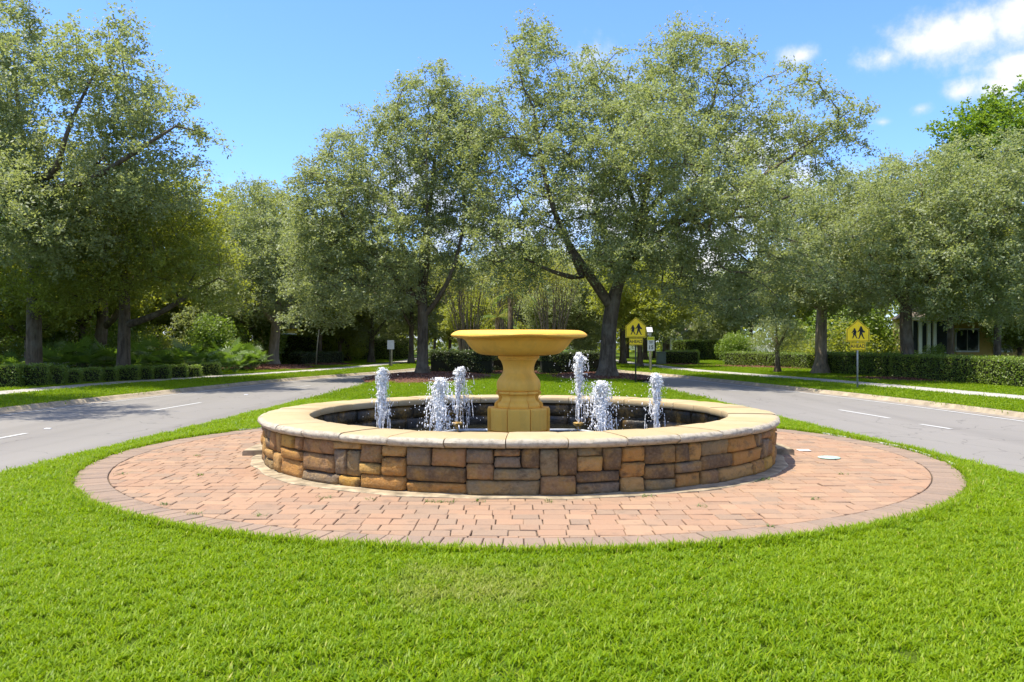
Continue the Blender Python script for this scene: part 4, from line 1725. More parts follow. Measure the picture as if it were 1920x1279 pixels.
D = 37.5
B = (gx(231, D), D, 0)
sp_ = [(None, 0, [(0, 0, -.1, .33), (0.02, 0, 1.2, .28), (.05, 0, 2.4, .26), (.1, 0, 4, .2), (.0, -.3, 6, .14), (.3, -.5, 9, .06)]),
       (0, .24, limb(D, B, [(238, 607, 0, .17), (275, 597, -.8, .14), (320, 575, -1.8, .11), (370, 540, -2.5, .07), (410, 520, -3, .03)])),
       (0, .35, limb(D, B, [(233, 570, 0, .15), (200, 500, -1, .1), (150, 440, -1, .05)])),
       (0, .4, limb(D, B, [(235, 550, 0, .15), (290, 460, 1, .1), (340, 400, 1, .05)]))]
EV = env_px([(270, 440, 150, 100, -1.5, 3.6), (370, 500, 85, 70, -2.5, 2.6), (180, 500, 120, 70, -2, 3), (330, 380, 85, 70, 0, 3), (420, 560, 50, 30, -3, 1.4), (110, 540, 100, 50, -3, 2.2)], D, B)
place_tree('oak_tree', make_tree(sp_, EV, 350, .54, 170, (.14, .066), 24, leafmat='oak_green'), B, 'oak behind the left hedges with a dark trunk and a low limb bending right', 'oaks along the avenue')

D = 42.0
B = (gx(182, D), D, 0)
sp_ = [(None, 0, [(0, 0, -.1, .36), (0.05, 0, 1.2, .31), (.35, 0, 2.6, .28), (.2, 0, 4.5, .2), (0, 0, 7, .12), (.2, 0, 9.5, .05)]),
       (0, .3, limb(D, B, [(196, 612, 0, .18), (225, 590, -.5, .15), (240, 550, -.8, .11), (245, 500, -1, .07)])),
       (0, .4, limb(D, B, [(190, 570, 0, .15), (150, 520, 0, .1), (110, 470, 0, .05)]))]
EV = env_px([(180, 440, 130, 110, 0, 4), (90, 480, 100, 80, 1, 3.4), (280, 430, 100, 90, 1, 3.4), (190, 350, 100, 60, 1, 3)], D, B)
tl3 = make_tree(sp_, EV, 280, .6, 160, (.155, .07), 25, leafmat='oak_green')
place_tree('oak_tree', tl3, B, 'oak with a crooked dark trunk, left neighbour of the low-limbed oak behind the left hedges', 'oaks along the avenue')

D = 54.8
B = (gx(512, D), D, 0)
sp_ = [(None, 0, [(0, 0, -.1, .40), (.02, 0, .9, .34), (.1, 0, 2.1, .32), (.25, 0, 2.9, .3), (.3, 0, 4.6, .2), (.2, 0, 7, .1), (.2, 0, 9, .04)]),
       (0, .27, limb(D, B, [(517, 608, 0, .2), (500, 588, -.5, .17), (480, 560, -1, .12), (450, 510, -1.5, .06)])),
       (0, .30, limb(D, B, [(519, 604, 0, .2), (537, 585, .3, .16), (550, 540, .5, .12), (560, 470, .5, .06)]))]
EV = env_px([(505, 470, 85, 80, -1, 3.4), (450, 545, 60, 45, -2, 2.4), (560, 520, 50, 70, 0, 2.6), (480, 400, 70, 60, 0, 3), (520, 560, 60, 40, -2, 2.4)], D, B)
tm = make_tree(sp_, EV, 340, .6, 150, (.15, .07), 26, bark='bark_pale')
place_tree('oak_tree', tm, B, 'oak with a pale grey forked trunk beside the left sidewalk', 'oaks along the avenue')

# --- right side oaks
D = 38.2
B = (gx(1703, D), D, 0)
sp_ = [(None, 0, [(0, 0, -.1, .34), (-.02, 0, 1.0, .29), (-.12, 0, 2.3, .27), (-.15, 0, 3.4, .25), (.1, -.2, 5.2, .18), (.4, -.3, 7, .1), (.5, -.3, 8.6, .04)]),
       (0, .36, limb(D, B, [(1698, 570, 0, .16), (1660, 520, -1, .12), (1610, 450, -1.5, .06)])),
       (0, .38, limb(D, B, [(1700, 560, 0, .16), (1760, 500, -1, .13), (1840, 420, -2, .08), (1900, 340, -2, .04)])),
       (0, .45, limb(D, B, [(1702, 530, 0, .14), (1740, 430, 1, .1), (1760, 320, 1, .05)]))]
EV = env_px([(1740, 420, 150, 130, -1, 4), (1860, 380, 120, 140, -1.5, 3.6), (1640, 480, 100, 90, -1.5, 3), (1780, 500, 160, 70, -3, 2.8), (1960, 450, 100, 120, -2, 3.4), (1890, 520, 90, 55, -4, 2), (1810, 565, 100, 38, -2, 2), (1900, 580, 70, 40, 1, 2)], D, B)
tr1 = make_tree(sp_, EV, 640, .52, 190, (.14, .066), 27)
place_tree('oak_tree', tr1, B, 'oak standing in front of the right hedge, right of the roadside school sign', 'oaks along the avenue')

D = 44.0
B = (gx(1539, D), D, 0)
sp_ = [(None, 0, [(0, 0, -.1, .38), (0, 0, 1.0, .31), (.02, 0, 2.2, .30), (.03, 0, 3.2, .27), (.1, -.2, 5, .18), (0, -.2, 8, .08), (0, 0, 10, .04)]),
       (0, .33, limb(D, B, [(1540, 580, 0, .17), (1490, 530, -1, .12), (1440, 480, -1.5, .06)])),
       (0, .36, limb(D, B, [(1541, 570, 0, .17), (1590, 510, -.5, .12), (1640, 430, -1, .06)]))]
EV = env_px([(1530, 470, 110, 90, -1, 3.6), (1600, 390, 80, 75, 0, 3), (1470, 540, 70, 55, -2, 2.4), (1600, 530, 80, 60, -2, 2.4), (1540, 390, 80, 60, 0, 3), (1660, 350, 60, 60, 1, 2.4)], D, B)
place_tree('oak_tree', make_tree(sp_, EV, 420, .55, 180, (.15, .068), 28, bark='bark_pale'), B, 'oak with a stout grey trunk left of the roadside school sign, at the hedge end', 'oaks along the avenue')

# --- bright broadleaf tree behind, top right
D = 52.0
B = (gx(1850, D), D, 0)
sp_ = [(None, 0, [(0, 0, -.1, .3), (0, 0, 3, .25), (0, 0, 6, .18), (0, 0, 9, .1), (.1, 0, 11, .04)])]
EV = env_px([(1850, 300, 90, 110, 0, 3.4), (1900, 240, 80, 85, 0, 3), (1800, 250, 45, 45, 0, 2), (1960, 300, 90, 120, 0, 3), (1780, 350, 60, 60, 0, 2.4), (1900, 190, 30, 35, 0, 1.2)], D, B)
place_tree('broadleaf_tree', make_tree(sp_, EV, 300, .62, 150, (.20, .13), 29, .5, 'broadleaf', tip=.014), B, 'bright green broad-leaved tree rising above the oaks at the right edge', 'trees behind the right hedge')

# --- generic background trees (copies of three crowns)
def generic(seed, h, r, fork, leaf, nc, lpc, mat, bark='bark', low=.16):
    sp_ = [(None, 0, [(0, 0, -.1, .26), (0, 0, fork * .5, .22), (.05, 0, fork, .2), (.1, 0, h * .55, .12), (.1, .1, h * .85, .04)]),
           (0, .4, [(.05, 0, fork, .14), (-r * .35, .2, fork + h * .18, .1), (-r * .65, .3, fork + h * .35, .04)]),
           (0, .4, [(.05, 0, fork, .14), (r * .35, -.3, fork + h * .16, .1), (r * .65, -.4, fork + h * .33, .04)]),
           (0, .5, [(.05, 0, fork * 1.1, .12), (.2, -r * .4, fork + h * .2, .08), (.2, -r * .6, fork + h * .38, .03)])]
    rr_ = np.random.default_rng(seed)
    EV = [(0, 0, h * .62, r * .8, r * .8, h * .30)]
    for k in range(7):
        a = k / 7 * 6.283 + rr_.uniform(-.3, .3)
        q = rr_.uniform(.45, .75)
        EV.append((r * q * math.cos(a), r * q * math.sin(a), h * rr_.uniform(low + .12, .8), r * .42, r * .42, h * rr_.uniform(.10, .18)))
    return make_tree(sp_, EV, nc, .6, lpc, leaf, seed, .5, mat, bark)


GA = generic(41, 11.0, 5.0, 3.0, (.235, .105), 360, 125, 'oak')
GB = generic(42, 9.5, 4.6, 2.6, (.235, .105), 330, 125, 'oak_green')
GC = generic(43, 13.5, 5.2, 3.4, (.245, .11), 380, 125, 'oak_green')
GS = generic(44, 5.2, 2.3, 2.0, (.12, .055), 120, 130, 'oak', low=.4)
GE = generic(47, 12.5, 5.4, 3.2, (.14, .065), 430, 170, 'oak')
GH = generic(46, 11.0, 4.6, 3.8, (.20, .09), 330, 120, 'oak_green', low=.46)
GD = generic(45, 10.0, 4.8, 2.2, (.20, .11), 300, 130, 'broadleaf', low=.15)

place_tree('oak_tree', GE, (-18.8, 21.5, 0), 'oak of the left row nearest the camera, just outside the left edge, shading the road', 'oaks along the avenue', .7, 1.0)
bl = 'oak standing farther back along the left sidewalk'
br = 'oak standing farther back along the right sidewalk'
named = [
    (GB, 599, 62, 'small-trunked oak rising from the low clipped hedge beside the left sidewalk', .85),
    (GA, 771, 64, 'oak beside the far end of the left sidewalk, next to the median hedge', .9),
    (GA, 1168, 62, 'dark-trunked oak just behind the median school sign, across the right road', .95),
    (GB, 1200, 55, 'slender pale-trunked oak directly behind the median school sign', .8),
    (GH, 1782, 45, 'dark-trunked oak behind the right hedge in front of the yellow house', .78),
    (GH, 1870, 46, 'oak behind the right hedge at the right edge of the picture', .85),
]
for k, (g, px, d, label, s) in enumerate(named):
    place_tree('oak_tree', g, (gx(px, d), d, 0), label, 'oaks along the avenue', k * 1.1, s)
for k, (px, d, s, lab) in enumerate([(696, 66, 1.0, 'young dark-crowned tree alone on the lawn behind the back-facing sign'), (1458, 45.5, .62, 'thin young tree with a bare stem in front of the clipped right hedge'),
                                     (652, 70, .95, 'young tree before the tall left hedge, right of the low clipped hedge')]):
    place_tree('young_tree', GS, (gx(px, d), d, 0), lab, 'young trees on the lawns', k * 2.0, s)
back = [(-62, 60, 1), (-50, 64, 2), (-39, 58, 1), (-33, 68, 0), (-28, 52, 1), (-25, 72, 2), (-20, 66, 1), (-17, 80, 0), (-12, 84, 1), (-8, 76, 0), (-3.5, 70, 1), (1, 74, 0), (3, 88, 2), (8, 92, 1), (12, 76, 0),
        (17, 92, 1), (21, 74, 0), (26, 70, 1), (31, 62, 2), (37, 58, 0), (44, 60, 1), (52, 62, 2), (-24, 47, 1), (-30, 41, 0), (27, 52, 1), (33, 47, 0), (-9, 98, 2), (-18, 100, 2), (19, 105, 2), (29, 88, 2), (40, 76, 2), (-40, 80, 2), (-30, 88, 2),
        (-1, 104, 2), (10, 112, 2), (62, 66, 1)]
G3 = [GA, GB, GC, GD]
for k, (x, d, g) in enumerate(back):
    lab = 'tall tree in the leafy belt behind the left hedges and lawn' if x < -6 else ('tree closing the view behind the median hedge' if x < 9 else 'tall tree in the leafy belt behind the right hedges')
    s = .82 + .3 * ((k * 37) % 10) / 10
    if -14 < x < -6 or 6 < x < 16:
        s *= .85
    place_tree('background_tree', G3[g if k % 4 else 3] if x < -20 or x > 24 else G3[g], (x, d, 0), lab, 'leafy belt left' if x < -6 else ('trees behind the median' if x < 9 else 'leafy belt right'), k * 1.7, s)

for k, (x, d, s, g) in enumerate([(14.5, 86, .8, 1), (21, 84, .8, 0), (11.5, 84, .8, 2), (-13.5, 66, .7, 1), (-18.5, 58, .8, 0), (-6.5, 88, .8, 1), (-25.2, 60, .9, 1), (-19.5, 61, 1.05, 2), (-16.5, 73, 1.05, 2), (-22, 70, .9, 0), (28.6, 47.5, .55, 1), (-23, 40, .8, 1), (-27.5, 45, .9, 3), (-33, 39, .8, 1), (6.2, 70, .6, 0), (-2.5, 60, .62, 1), (3.2, 61, .62, 0)]):
    lab = 'low-crowned tree filling the gap behind the left sidewalk' if x < -4 else ('small tree closing the median behind the crape myrtles' if x < 5 else 'low-crowned tree filling the gap behind the right sidewalk')
    place_tree('background_tree', G3[g], (x, d, -.4), lab, 'infill trees left' if x < -4 else ('infill trees on the median' if x < 5 else 'infill trees right'), k * 2.3 + .5, s)
rg = np.random.default_rng(99)
nl = 42000
x = rg.uniform(-150, 150, nl)
top = 7.5 + 2.2 * np.sin(x * .13 + 1) + 1.6 * np.sin(x * .37) + 1.0 * np.sin(x * .9 + 2)
P_ = np.stack([x, 128 + rg.normal(0, 3.5, nl) + 3 * np.sin(x * .6), top * rg.random(nl) ** .8], axis=1)
v_, f_ = leaves_arrays(P_, .85, .5, rg, .3)
put('far_woods', fast_mesh('far_woods', v_, f_), M['oak_green'], kind='stuff')

# ------------------------------------------------------------------ hedges
def hedge_mesh(lx, ly, lz, seed, leaf=(.075, .042), dens=420, gaps=0.0):
    rg = np.random.default_rng(seed)
    areas = np.array([lx * ly, lx * lz, lx * lz, ly * lz, ly * lz])
    n = int(dens * areas.sum())
    face = rg.choice(5, n, p=areas / areas.sum())
    u, v = rg.random(n), rg.random(n)
    P = np.zeros((n, 3))
    fuzz = np.abs(rg.normal(0, .035, n)) * np.where(rg.random(n) < .12, 2.2, 1)
    inn = -rg.exponential(.04, n)
    o = np.where(rg.random(n) < .5, fuzz * .8, inn)
    x, y_, z = (u - .5) * lx, (u - .5) * ly, v * lz
    P[face == 0] = np.stack([(u - .5) * lx, (v - .5) * ly, lz + o], axis=1)[face == 0]
    P[face == 1] = np.stack([(u - .5) * lx, -ly / 2 - o, v * lz], axis=1)[face == 1]
    P[face == 2] = np.stack([(u - .5) * lx, ly / 2 + o, v * lz], axis=1)[face == 2]
    P[face == 3] = np.stack([-lx / 2 - o, (u - .5) * ly, v * lz], axis=1)[face == 3]
    P[face == 4] = np.stack([lx / 2 + o, (u - .5) * ly, v * lz], axis=1)[face == 4]
    # soften the edges and let the clipped faces wander
    s = 1 - .06 * np.clip(P[:, 2] / lz - .8, 0, 1) * 5 * .5
    P[:, 1] *= s
    P[:, 0] *= 1 - .03 * np.clip(P[:, 2] / lz - .8, 0, 1)
    w = .03 * np.sin(P[:, 0] * 2.3 + seed) + .025 * np.sin(P[:, 0] * 5.1 + P[:, 2] * 4)
    P[:, 1] += np.where(face == 1, w, 0)
    P[:, 2] += np.where(face == 0, .02 * np.sin(P[:, 0] * 3 + seed) + .02 * np.sin(P[:, 0] * 7.7), 0)
    if gaps:
        g = np.sin(P[:, 0] * 4.3 + 1) + np.sin(P[:, 0] * 9.1 + P[:, 2] * 6) + np.sin(P[:, 2] * 8 + P[:, 0] * 2.1)
        keep = (g < 1.0 - gaps * (1 - P[:, 2] / lz) * 1.6) | (P[:, 2] > lz * .6)
        P = P[keep]
    v_, f = leaves_arrays(P, leaf[0], leaf[1], rg, .25)
    fol = fast_mesh('hedge_foliage', v_, f)
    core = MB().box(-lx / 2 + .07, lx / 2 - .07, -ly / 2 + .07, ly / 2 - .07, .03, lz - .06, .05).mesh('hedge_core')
    return fol, core


def hedge(name, label, p0, p1, width, h, seed, mat='hedge', group=None, cat='hedge', dens=420, leaf=(.075, .042), gaps=0.0):
    a, b = np.array(p0, float), np.array(p1, float)
    m_ = (a + b) / 2
    L_ = np.linalg.norm(b - a)
    fol, core = hedge_mesh(L_, width, h, seed, leaf, dens, gaps)
    rz = math.atan2(b[1] - a[1], b[0] - a[0])
    t = thing(name, label, cat, (m_[0], m_[1], 0), rz, group)
    put('foliage', fol, M[mat], t)
    put('branch_core', core, M['core'], t)
    return t


# left row of clipped shrubs: px range, base py, top py
row = [(-40, 21, 727, 684), (22, 79, 724, 684), (79, 113, 722, 687), (113, 143, 719.5, 693), (146, 181, 717, 691), (181, 211, 715, 690), (211, 252, 713, 686), (252, 280, 711.5, 688), (280, 312, 710, 686), (314, 345, 708, 685), (345, 371, 706.5, 686), (371, 406, 703.5, 680)]
names_ = ['cut off by the left edge of the picture', 'largest and boxiest, second from the left edge', 'third from the left edge, lighter green', 'fourth from the left edge, low and rounded', 'fifth from the left edge', 'sixth from the left edge',
          'seventh from the left edge, before an oak trunk', 'eighth from the left edge', 'ninth from the left edge', 'tenth from the left edge', 'second last before the mulch bed', 'dark last one before the mulch bed']
for k, (pa, pb, pyb, pyt) in enumerate(row):
    d = 2686.0 / (pyb - 638)
    xa, xb = gx(pa, d), gx(pb, d)
    h = (pyb - pyt) / F * d
    w = min(1.05, (xb - xa) * 1.05)
    rz = .30
    fol, core = hedge_mesh((xb - xa) * .96, w, h, 300 + k, (.065, .038), 900)
    t = thing('clipped_shrub', 'clipped box shrub of the left row, ' + names_[k], 'shrub', ((xa + xb) / 2, d + w / 2, 0), .28, 'clipped shrubs along the left sidewalk')
    put('foliage', fol, M['hedge'], t)
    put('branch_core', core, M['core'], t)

# median hedge
DM = 43.0
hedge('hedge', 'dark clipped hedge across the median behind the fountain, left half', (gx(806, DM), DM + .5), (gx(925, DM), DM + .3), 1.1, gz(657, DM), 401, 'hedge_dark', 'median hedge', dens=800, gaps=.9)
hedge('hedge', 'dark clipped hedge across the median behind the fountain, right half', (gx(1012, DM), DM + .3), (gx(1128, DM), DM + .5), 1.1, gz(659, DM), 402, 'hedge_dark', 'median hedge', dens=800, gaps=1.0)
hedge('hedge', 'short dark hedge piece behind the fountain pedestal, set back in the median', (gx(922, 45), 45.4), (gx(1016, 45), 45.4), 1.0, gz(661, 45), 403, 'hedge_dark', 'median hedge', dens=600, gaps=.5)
# right hedges
hedge('hedge', 'clipped hedge at the right edge, nearest of the right hedges, glossy dark front', (gx(1960, 30), 30.3), (gx(1715, 37.4), 38.6), 1.2, 1.05, 404, 'hedge', 'hedges along the right sidewalk', dens=620)
hedge('hedge', 'clipped hedge behind the roadside school sign, between the two right oaks', (gx(1706, 38), 39.6), (gx(1556, 44.5), 45.3), 1.1, 1.05, 405, 'hedge', 'hedges along the right sidewalk', dens=620)
hedge('hedge', 'low clipped hedge with a bright top in front of the white fence', (gx(1530, 51), 51.0), (gx(1372, 59), 59.5), 1.1, .92, 406, 'hedge', 'hedges along the right sidewalk', dens=480)
hedge('hedge', 'short box hedge beside the utility cabinet, right of the speed sign', (gx(1250, 61), 61.5), (gx(1310, 61), 61), 1.4, .98, 407, 'hedge', 'hedges along the right sidewalk', dens=480)
hedge('hedge', 'tall clipped hedge screening the garden left of the white fence', (gx(1402, 72), 73), (gx(1275, 80), 81), 1.6, 1.72, 408, 'hedge', 'tall screening hedges', dens=300, leaf=(.10, .055))
# left hedges
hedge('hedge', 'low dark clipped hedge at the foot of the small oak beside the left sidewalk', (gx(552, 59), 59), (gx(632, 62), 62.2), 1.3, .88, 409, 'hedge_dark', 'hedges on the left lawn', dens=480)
hedge('hedge', 'tall clipped hedge behind the left lawn, nearer section with a bright top', (gx(528, 68), 68), (gx(600, 72), 72), 1.5, 2.15, 410, 'hedge', 'tall screening hedges', dens=300, leaf=(.10, .055))
hedge('hedge', 'tall dark clipped hedge behind the left lawn, long far section', (gx(602, 73), 73.3), (gx(752, 80), 82), 1.5, 1.95, 411, 'hedge', 'tall screening hedges', dens=300, leaf=(.10, .055))

# ------------------------------------------------------------------ mulch beds
def mulch_bed(cx, cy, rx, ry, label, seed, hgt=.14, rz=0.0, n=1500, chip=.09):
    rg = np.random.default_rng(seed)
    na, nr_ = 40, 6
    vs, fs = [(0, 0, hgt)], []
    rim = 1 + .10 * np.sin(np.arange(na) * 3 * 2 * math.pi / na + seed) + .05 * np.sin(np.arange(na) * 7 * 2 * math.pi / na)
    for r in range(1, nr_ + 1):
        q = r / nr_
        for i in range(na):
            a = i / na * 2 * math.pi
            vs.append((rx * q * rim[i] * math.cos(a), ry * q * rim[i] * math.sin(a), hgt * (1 - q ** 2) + .004))
    for i in range(na):
        j = (i + 1) % na
        fs.append((0, 1 + i, 1 + j))
        for r in range(nr_ - 1):
            b = 1 + r * na
            fs.append((b + i, b + na + i, b + na + j, b + j))
    t = put('mulch_bed', None, loc=(cx, cy, .0), rz=rz, kind='structure')
    put('soil_mound', fast_mesh('soil_mound', vs, fs, True), M['mulch'], t)
    q = np.sqrt(rg.random(n)) * 1.02
    a = rg.random(n) * 2 * math.pi
    C = np.stack([rx * q * np.cos(a), ry * q * np.sin(a), hgt * np.maximum(0, 1 - q ** 2) + .02], axis=1)
    v, f = leaves_arrays(C, chip, chip * .42, rg, .8)
    put('bark_chips', fast_mesh('bark_chips', v, f), M['chip'], t, kind='stuff')


mulch_bed(gx(800, 38), 39.6, 3.0, 6.2, '', 1, .18, 0, 6500, .085)
mulch_bed(gx(1130, 38), 40.2, 2.5, 4.2, '', 2, .16, 0, 4500, .085)
mulch_bed(0.2, 44.0, 3.6, 2.0, '', 3, .12, 0, 3500, .085)
mulch_bed(gx(495, 52), 53, 3.3, 4.2, '', 4, .2, .2, 3000, .11)
mulch_bed(gx(600, 60), 60, 2.9, 2.3, '', 5, .12, .3, 1800, .11)
mulch_bed(gx(1755, 35.5), 36.4, 3.9, 1.6, '', 6, .08, -.85, 2600, .10)
mulch_bed(gx(1280, 60), 60.6, 2.0, 1.5, '', 7, .08, 0, 1000, .11)
mulch_bed(gx(1450, 53), 54.2, 5.6, 1.4, '', 8, .07, -.95, 1600, .11)

# ------------------------------------------------------------------ understorey left: palmettos and shrubs
def fan_leaf(mb, base, direction, size, rg):
    """a palmetto fan: stalk end at base, segments spread in a disc"""
    d = np.array(direction, float)
    d /= np.linalg.norm(d)
    side = np.cross(d, (0, 0, 1))
    side /= np.linalg.norm(side) + 1e-9
    nrm = np.cross(side, d)
    nseg = 13
    for k in range(nseg):
        a = math.radians(-105 + 210 * k / (nseg - 1))
        u = d * math.cos(a) + side * math.sin(a)
        L_ = size * (1 - .18 * abs(k - nseg // 2) / (nseg / 2)) * rg.uniform(.9, 1.05)
        w = np.cross(nrm, u) * size * .062
        tip_ = np.array(base) + u * L_ + np.array((0, 0, -.12 * size)) + nrm * .06 * size
        mid = np.array(base) + u * L_ * .55 + nrm * .07 * size
        mb.add([np.array(base), mid - w, tip_, mid + w], [(0, 1, 2, 3)])


def palmetto_mesh(seed, nl, h):
    rg = np.random.default_rng(seed)
    stalks, fans = MB(), MB()
    for k in range(nl):
        a = k / nl * 6.283 + rg.uniform(-.3, .3)
        el_ = rg.uniform(.5, 1.25)
        L_ = h * rg.uniform(.55, 1.0)
        d = np.array((math.cos(a) * math.cos(el_), math.sin(a) * math.cos(el_), math.sin(el_)))
        p = d * L_
        stalks.tube([(0, 0, 0), tuple(p * .5 + np.array((0, 0, .05))), tuple(p)], [.014, .011, .008], 3, False)
        fan_leaf(fans, p, d + np.array((0, 0, -.35)), h * rg.uniform(.38, .52), rg)
    return stalks.mesh('palmetto_stalks'), fans.mesh('palmetto_fans')


pm = [palmetto_mesh(s, nl, h) for s, nl, h in ((1, 16, 1.3), (2, 20, 1.6), (3, 14, 1.1))]
ORD = ['first', 'second', 'third', 'fourth', 'fifth', 'sixth', 'seventh', 'eighth', 'ninth', 'tenth', 'eleventh', 'twelfth', 'thirteenth', 'fourteenth']
for k, (px, d, s) in enumerate([(250, 40.5, .9), (275, 42, 1.0), (300, 41.5, 1.0), (325, 43.5, 1.05), (350, 43, .95), (378, 45, 1.0), (402, 44.5, .85), (425, 46.5, .95), (440, 45, .75), (455, 48, .9), (473, 49, .8), (265, 45, 1.15), (345, 47, 1.15), (405, 49, 1.15),
                                (30, 37.5, 1.0), (95, 38, 1.1), (140, 39, 1.0), (165, 41, 1.2), (110, 42, 1.3), (205, 40.5, 1.0)]):
    st, fa = pm[k % 3]
    rank = ORD[sorted([250, 275, 300, 325, 350, 378, 402, 425, 440, 455, 473, 265, 345, 405]).index(px)] if px > 240 else ORD[sorted([30, 95, 140, 165, 110, 205]).index(px)]
    lab = ('fan-leaved saw palmetto, %s from the left right of the low-limbed oak trunk' if px > 240 else 'shaded saw palmetto among the left oak trunks, %s from the left edge') % rank
    t = thing('palmetto', lab, 'palmetto', (gx(px, d), d, 0), k * 1.3, 'palmettos right of the dark oak' if px > 240 else 'palmettos among the left trunks', s)
    put('stalks', st, M['palmetto'], t)
    put('fan_leaves', fa, M['palmetto'], t)


def shrub_mesh(seed, r, h, n, leaf):
    rg = np.random.default_rng(seed)
    lob = rg.normal(0, .45, (9, 3)) * np.array([r, r, h * .3]) + np.array([0, 0, h * .5])
    li = rg.integers(0, 9, n)
    d = rg.normal(0, 1, (n, 3))
    d /= np.linalg.norm(d, axis=1)[:, None]
    P = lob[li] + d * (rg.random(n) ** .35)[:, None] * np.array([r * .5, r * .5, h * .32])
    P[:, 2] = np.abs(P[:, 2])
    v, f = leaves_arrays(P, leaf[0], leaf[1], rg, .35)
    stems = MB()
    for l in lob:
        stems.tube([(l[0] * .1, l[1] * .1, -.05), (l[0] * .6, l[1] * .6, l[2] * .6), tuple(l)], [.025, .018, .008], 4, False)
    return fast_mesh('shrub_foliage', v, f), stems.mesh('shrub_stems')


sh = [shrub_mesh(61, 1.3, 2.2, 5200, (.12, .065)), shrub_mesh(62, 1.6, 1.7, 5200, (.12, .065)), shrub_mesh(63, 1.2, 2.8, 5600, (.13, .07))]
spots = [(-31, 44, 1.2), (-27, 43, 1.1), (-25.5, 47, 1.3), (-22, 46, 1.1), (-20.5, 50, 1.3), (-17.5, 49, 1.2), (-18.5, 54, 1.3), (-21.5, 58, 1.5), (-26, 55, 1.5), (-31, 52, 1.5), (-35, 47, 1.4), (-17, 60, 1.3), (-24, 64, 1.6), (-33, 62, 1.8), (-41, 58, 1.8), (-38, 50, 1.4),
         (21, 62, 1.4), (25, 58, 1.3), (29, 66, 1.6), (34, 55, 1.5), (24.5, 68, 1.6), (18, 68, 1.2), (-14.5, 71, 1.2), (23.6, 46.3, .55), (22.0, 46.8, .6), (20.6, 50.5, 1.5), (21.3, 53, 1.7), (-16.3, 51.5, .8)]
for k, (x, y, s) in enumerate(spots):
    fo_, st = sh[k % 3]
    t = thing('shrub', 'leafy shrub filling the shade behind the left hedge row' if x < 0 else 'leafy shrub behind the right hedges', 'shrub', (x, y, 0), k * .9, 'understorey shrubs left' if x < 0 else 'understorey shrubs right', s)
    put('foliage', fo_, M['oak_green'] if k % 2 else M['hedge'], t)
    put('stems', st, M['bark'], t)

# ------------------------------------------------------------------ crape myrtles and palm behind the median hedge
def myrtle(loc, seed, label, spread):
    rg = np.random.default_rng(seed)
    stems = MB()
    tips = []
    for k in range(30):
        a = rg.uniform(0, 6.283)
        q = spread * rg.uniform(.25, 1.0)
        b = (.35 * math.cos(a) * rg.random(), .35 * math.sin(a) * rg.random(), -.05)
        h = rg.uniform(4.7, 5.8)
        ex, ey = q * math.cos(a), q * math.sin(a)
        pts = []
        for u in np.linspace(0, 1, 7):
            w = .07 * math.sin(u * 9 + k)
            pts.append((b[0] + ex * u ** 1.1 + w * u, b[1] + ey * u ** 1.1 + w * u * .7, h * u))
        stems.tube(pts, np.linspace(.042, .014, 7), 5, False)
        tips.append(pts[-1])
        for j in range(2):
            e = np.array(pts[4 + j]) + rg.normal(0, .35, 3) + np.array((0, 0, .8))
            stems.tube([pts[4 + j], tuple(e)], [.016, .008], 4, False)
            tips.append(tuple(e))
    tips = np.array(tips)
    n = 6500
    P = tips[rg.integers(0, len(tips), n)] + rg.normal(0, .5, (n, 3)) * np.array((1.3, 1.3, .8)) + np.array((0, 0, .75))
    v, f = leaves_arrays(P, .10, .055, rg)
    t = thing('crape_myrtle', label, 'crape myrtle', loc, 0, 'crape myrtles behind the median hedge')
    put('stems', stems.mesh('myrtle_stems', True), M['myrtle_bark'], t)
    put('crown', fast_mesh('myrtle_crown', v, f), M['myrtle'], t)


myrtle((gx(876, 50), 50, 0), 71, 'vase-shaped crape myrtle with many bare stems behind the left side of the bowl', 1.5)
myrtle((gx(1034, 50), 50, 0), 72, 'vase-shaped crape myrtle with many bare stems behind the right side of the bowl', 1.6)
myrtle((gx(948, 56), 56, 0), 73, 'smaller crape myrtle standing between the two, behind the palm trunk', 1.3)


def palm(loc, h, label, seed, nf=18, fl=1.9):
    rg = np.random.default_rng(seed)
    t = thing('palm_tree', label, 'palm', loc)
    put('trunk', MB().tube([(0, 0, -.1), (.02, 0, h * .5), (0, 0, h)], [.17, .14, .13], 10).mesh('palm_trunk', True), M['bark'], t)
    for k in range(nf):
        a = k / nf * 6.283 * 2.4 + rg.uniform(-.2, .2)
        el0 = rg.uniform(-.2, 1.25)
        d = np.array((math.cos(a), math.sin(a), 0))
        pts = []
        p = np.array((0, 0, h))
        el_ = el0
        for s in range(7):
            pts.append(tuple(p))
            p = p + (d * math.cos(el_) + np.array((0, 0, math.sin(el_)))) * fl / 6
            el_ -= .24
        mb = MB().tube(pts, np.linspace(.02, .006, 7), 3, False)
        side = np.array((-d[1], d[0], 0))
        for s in range(1, 24):
            u = s / 24 * 6
            i0 = min(int(u), 5)
            c = np.array(pts[i0]) + (np.array(pts[i0 + 1]) - np.array(pts[i0])) * (u - i0)
            L_ = .42 * math.sin(math.pi * (.18 + .8 * s / 24))
            for sg in (-1, 1):
                tp = c + side * sg * L_ * .8 + d * L_ * .45 + np.array((0, 0, -.25 * L_))
                md = (c + tp) / 2 + d * .02
                mb.add([c, md - d * .016, tp, md + d * .016], [(0, 1, 2, 3)])
        put('frond', mb.mesh('frond'), M['myrtle'] if k % 3 else M['palmetto'], t)


palm((gx(957, 47), 47, 0), 4.4, 'small palm with a slim dark trunk right behind the fountain bowl', 81)
palm((gx(933, 53), 53, 0), 3.2, 'short palm half hidden left of the slim palm behind the bowl', 82, 14, 1.6)
palm((gx(983, 49), 49, 0), 2.0, 'low bright palm with arching fronds right of the slim palm trunk', 83, 14, 1.2)

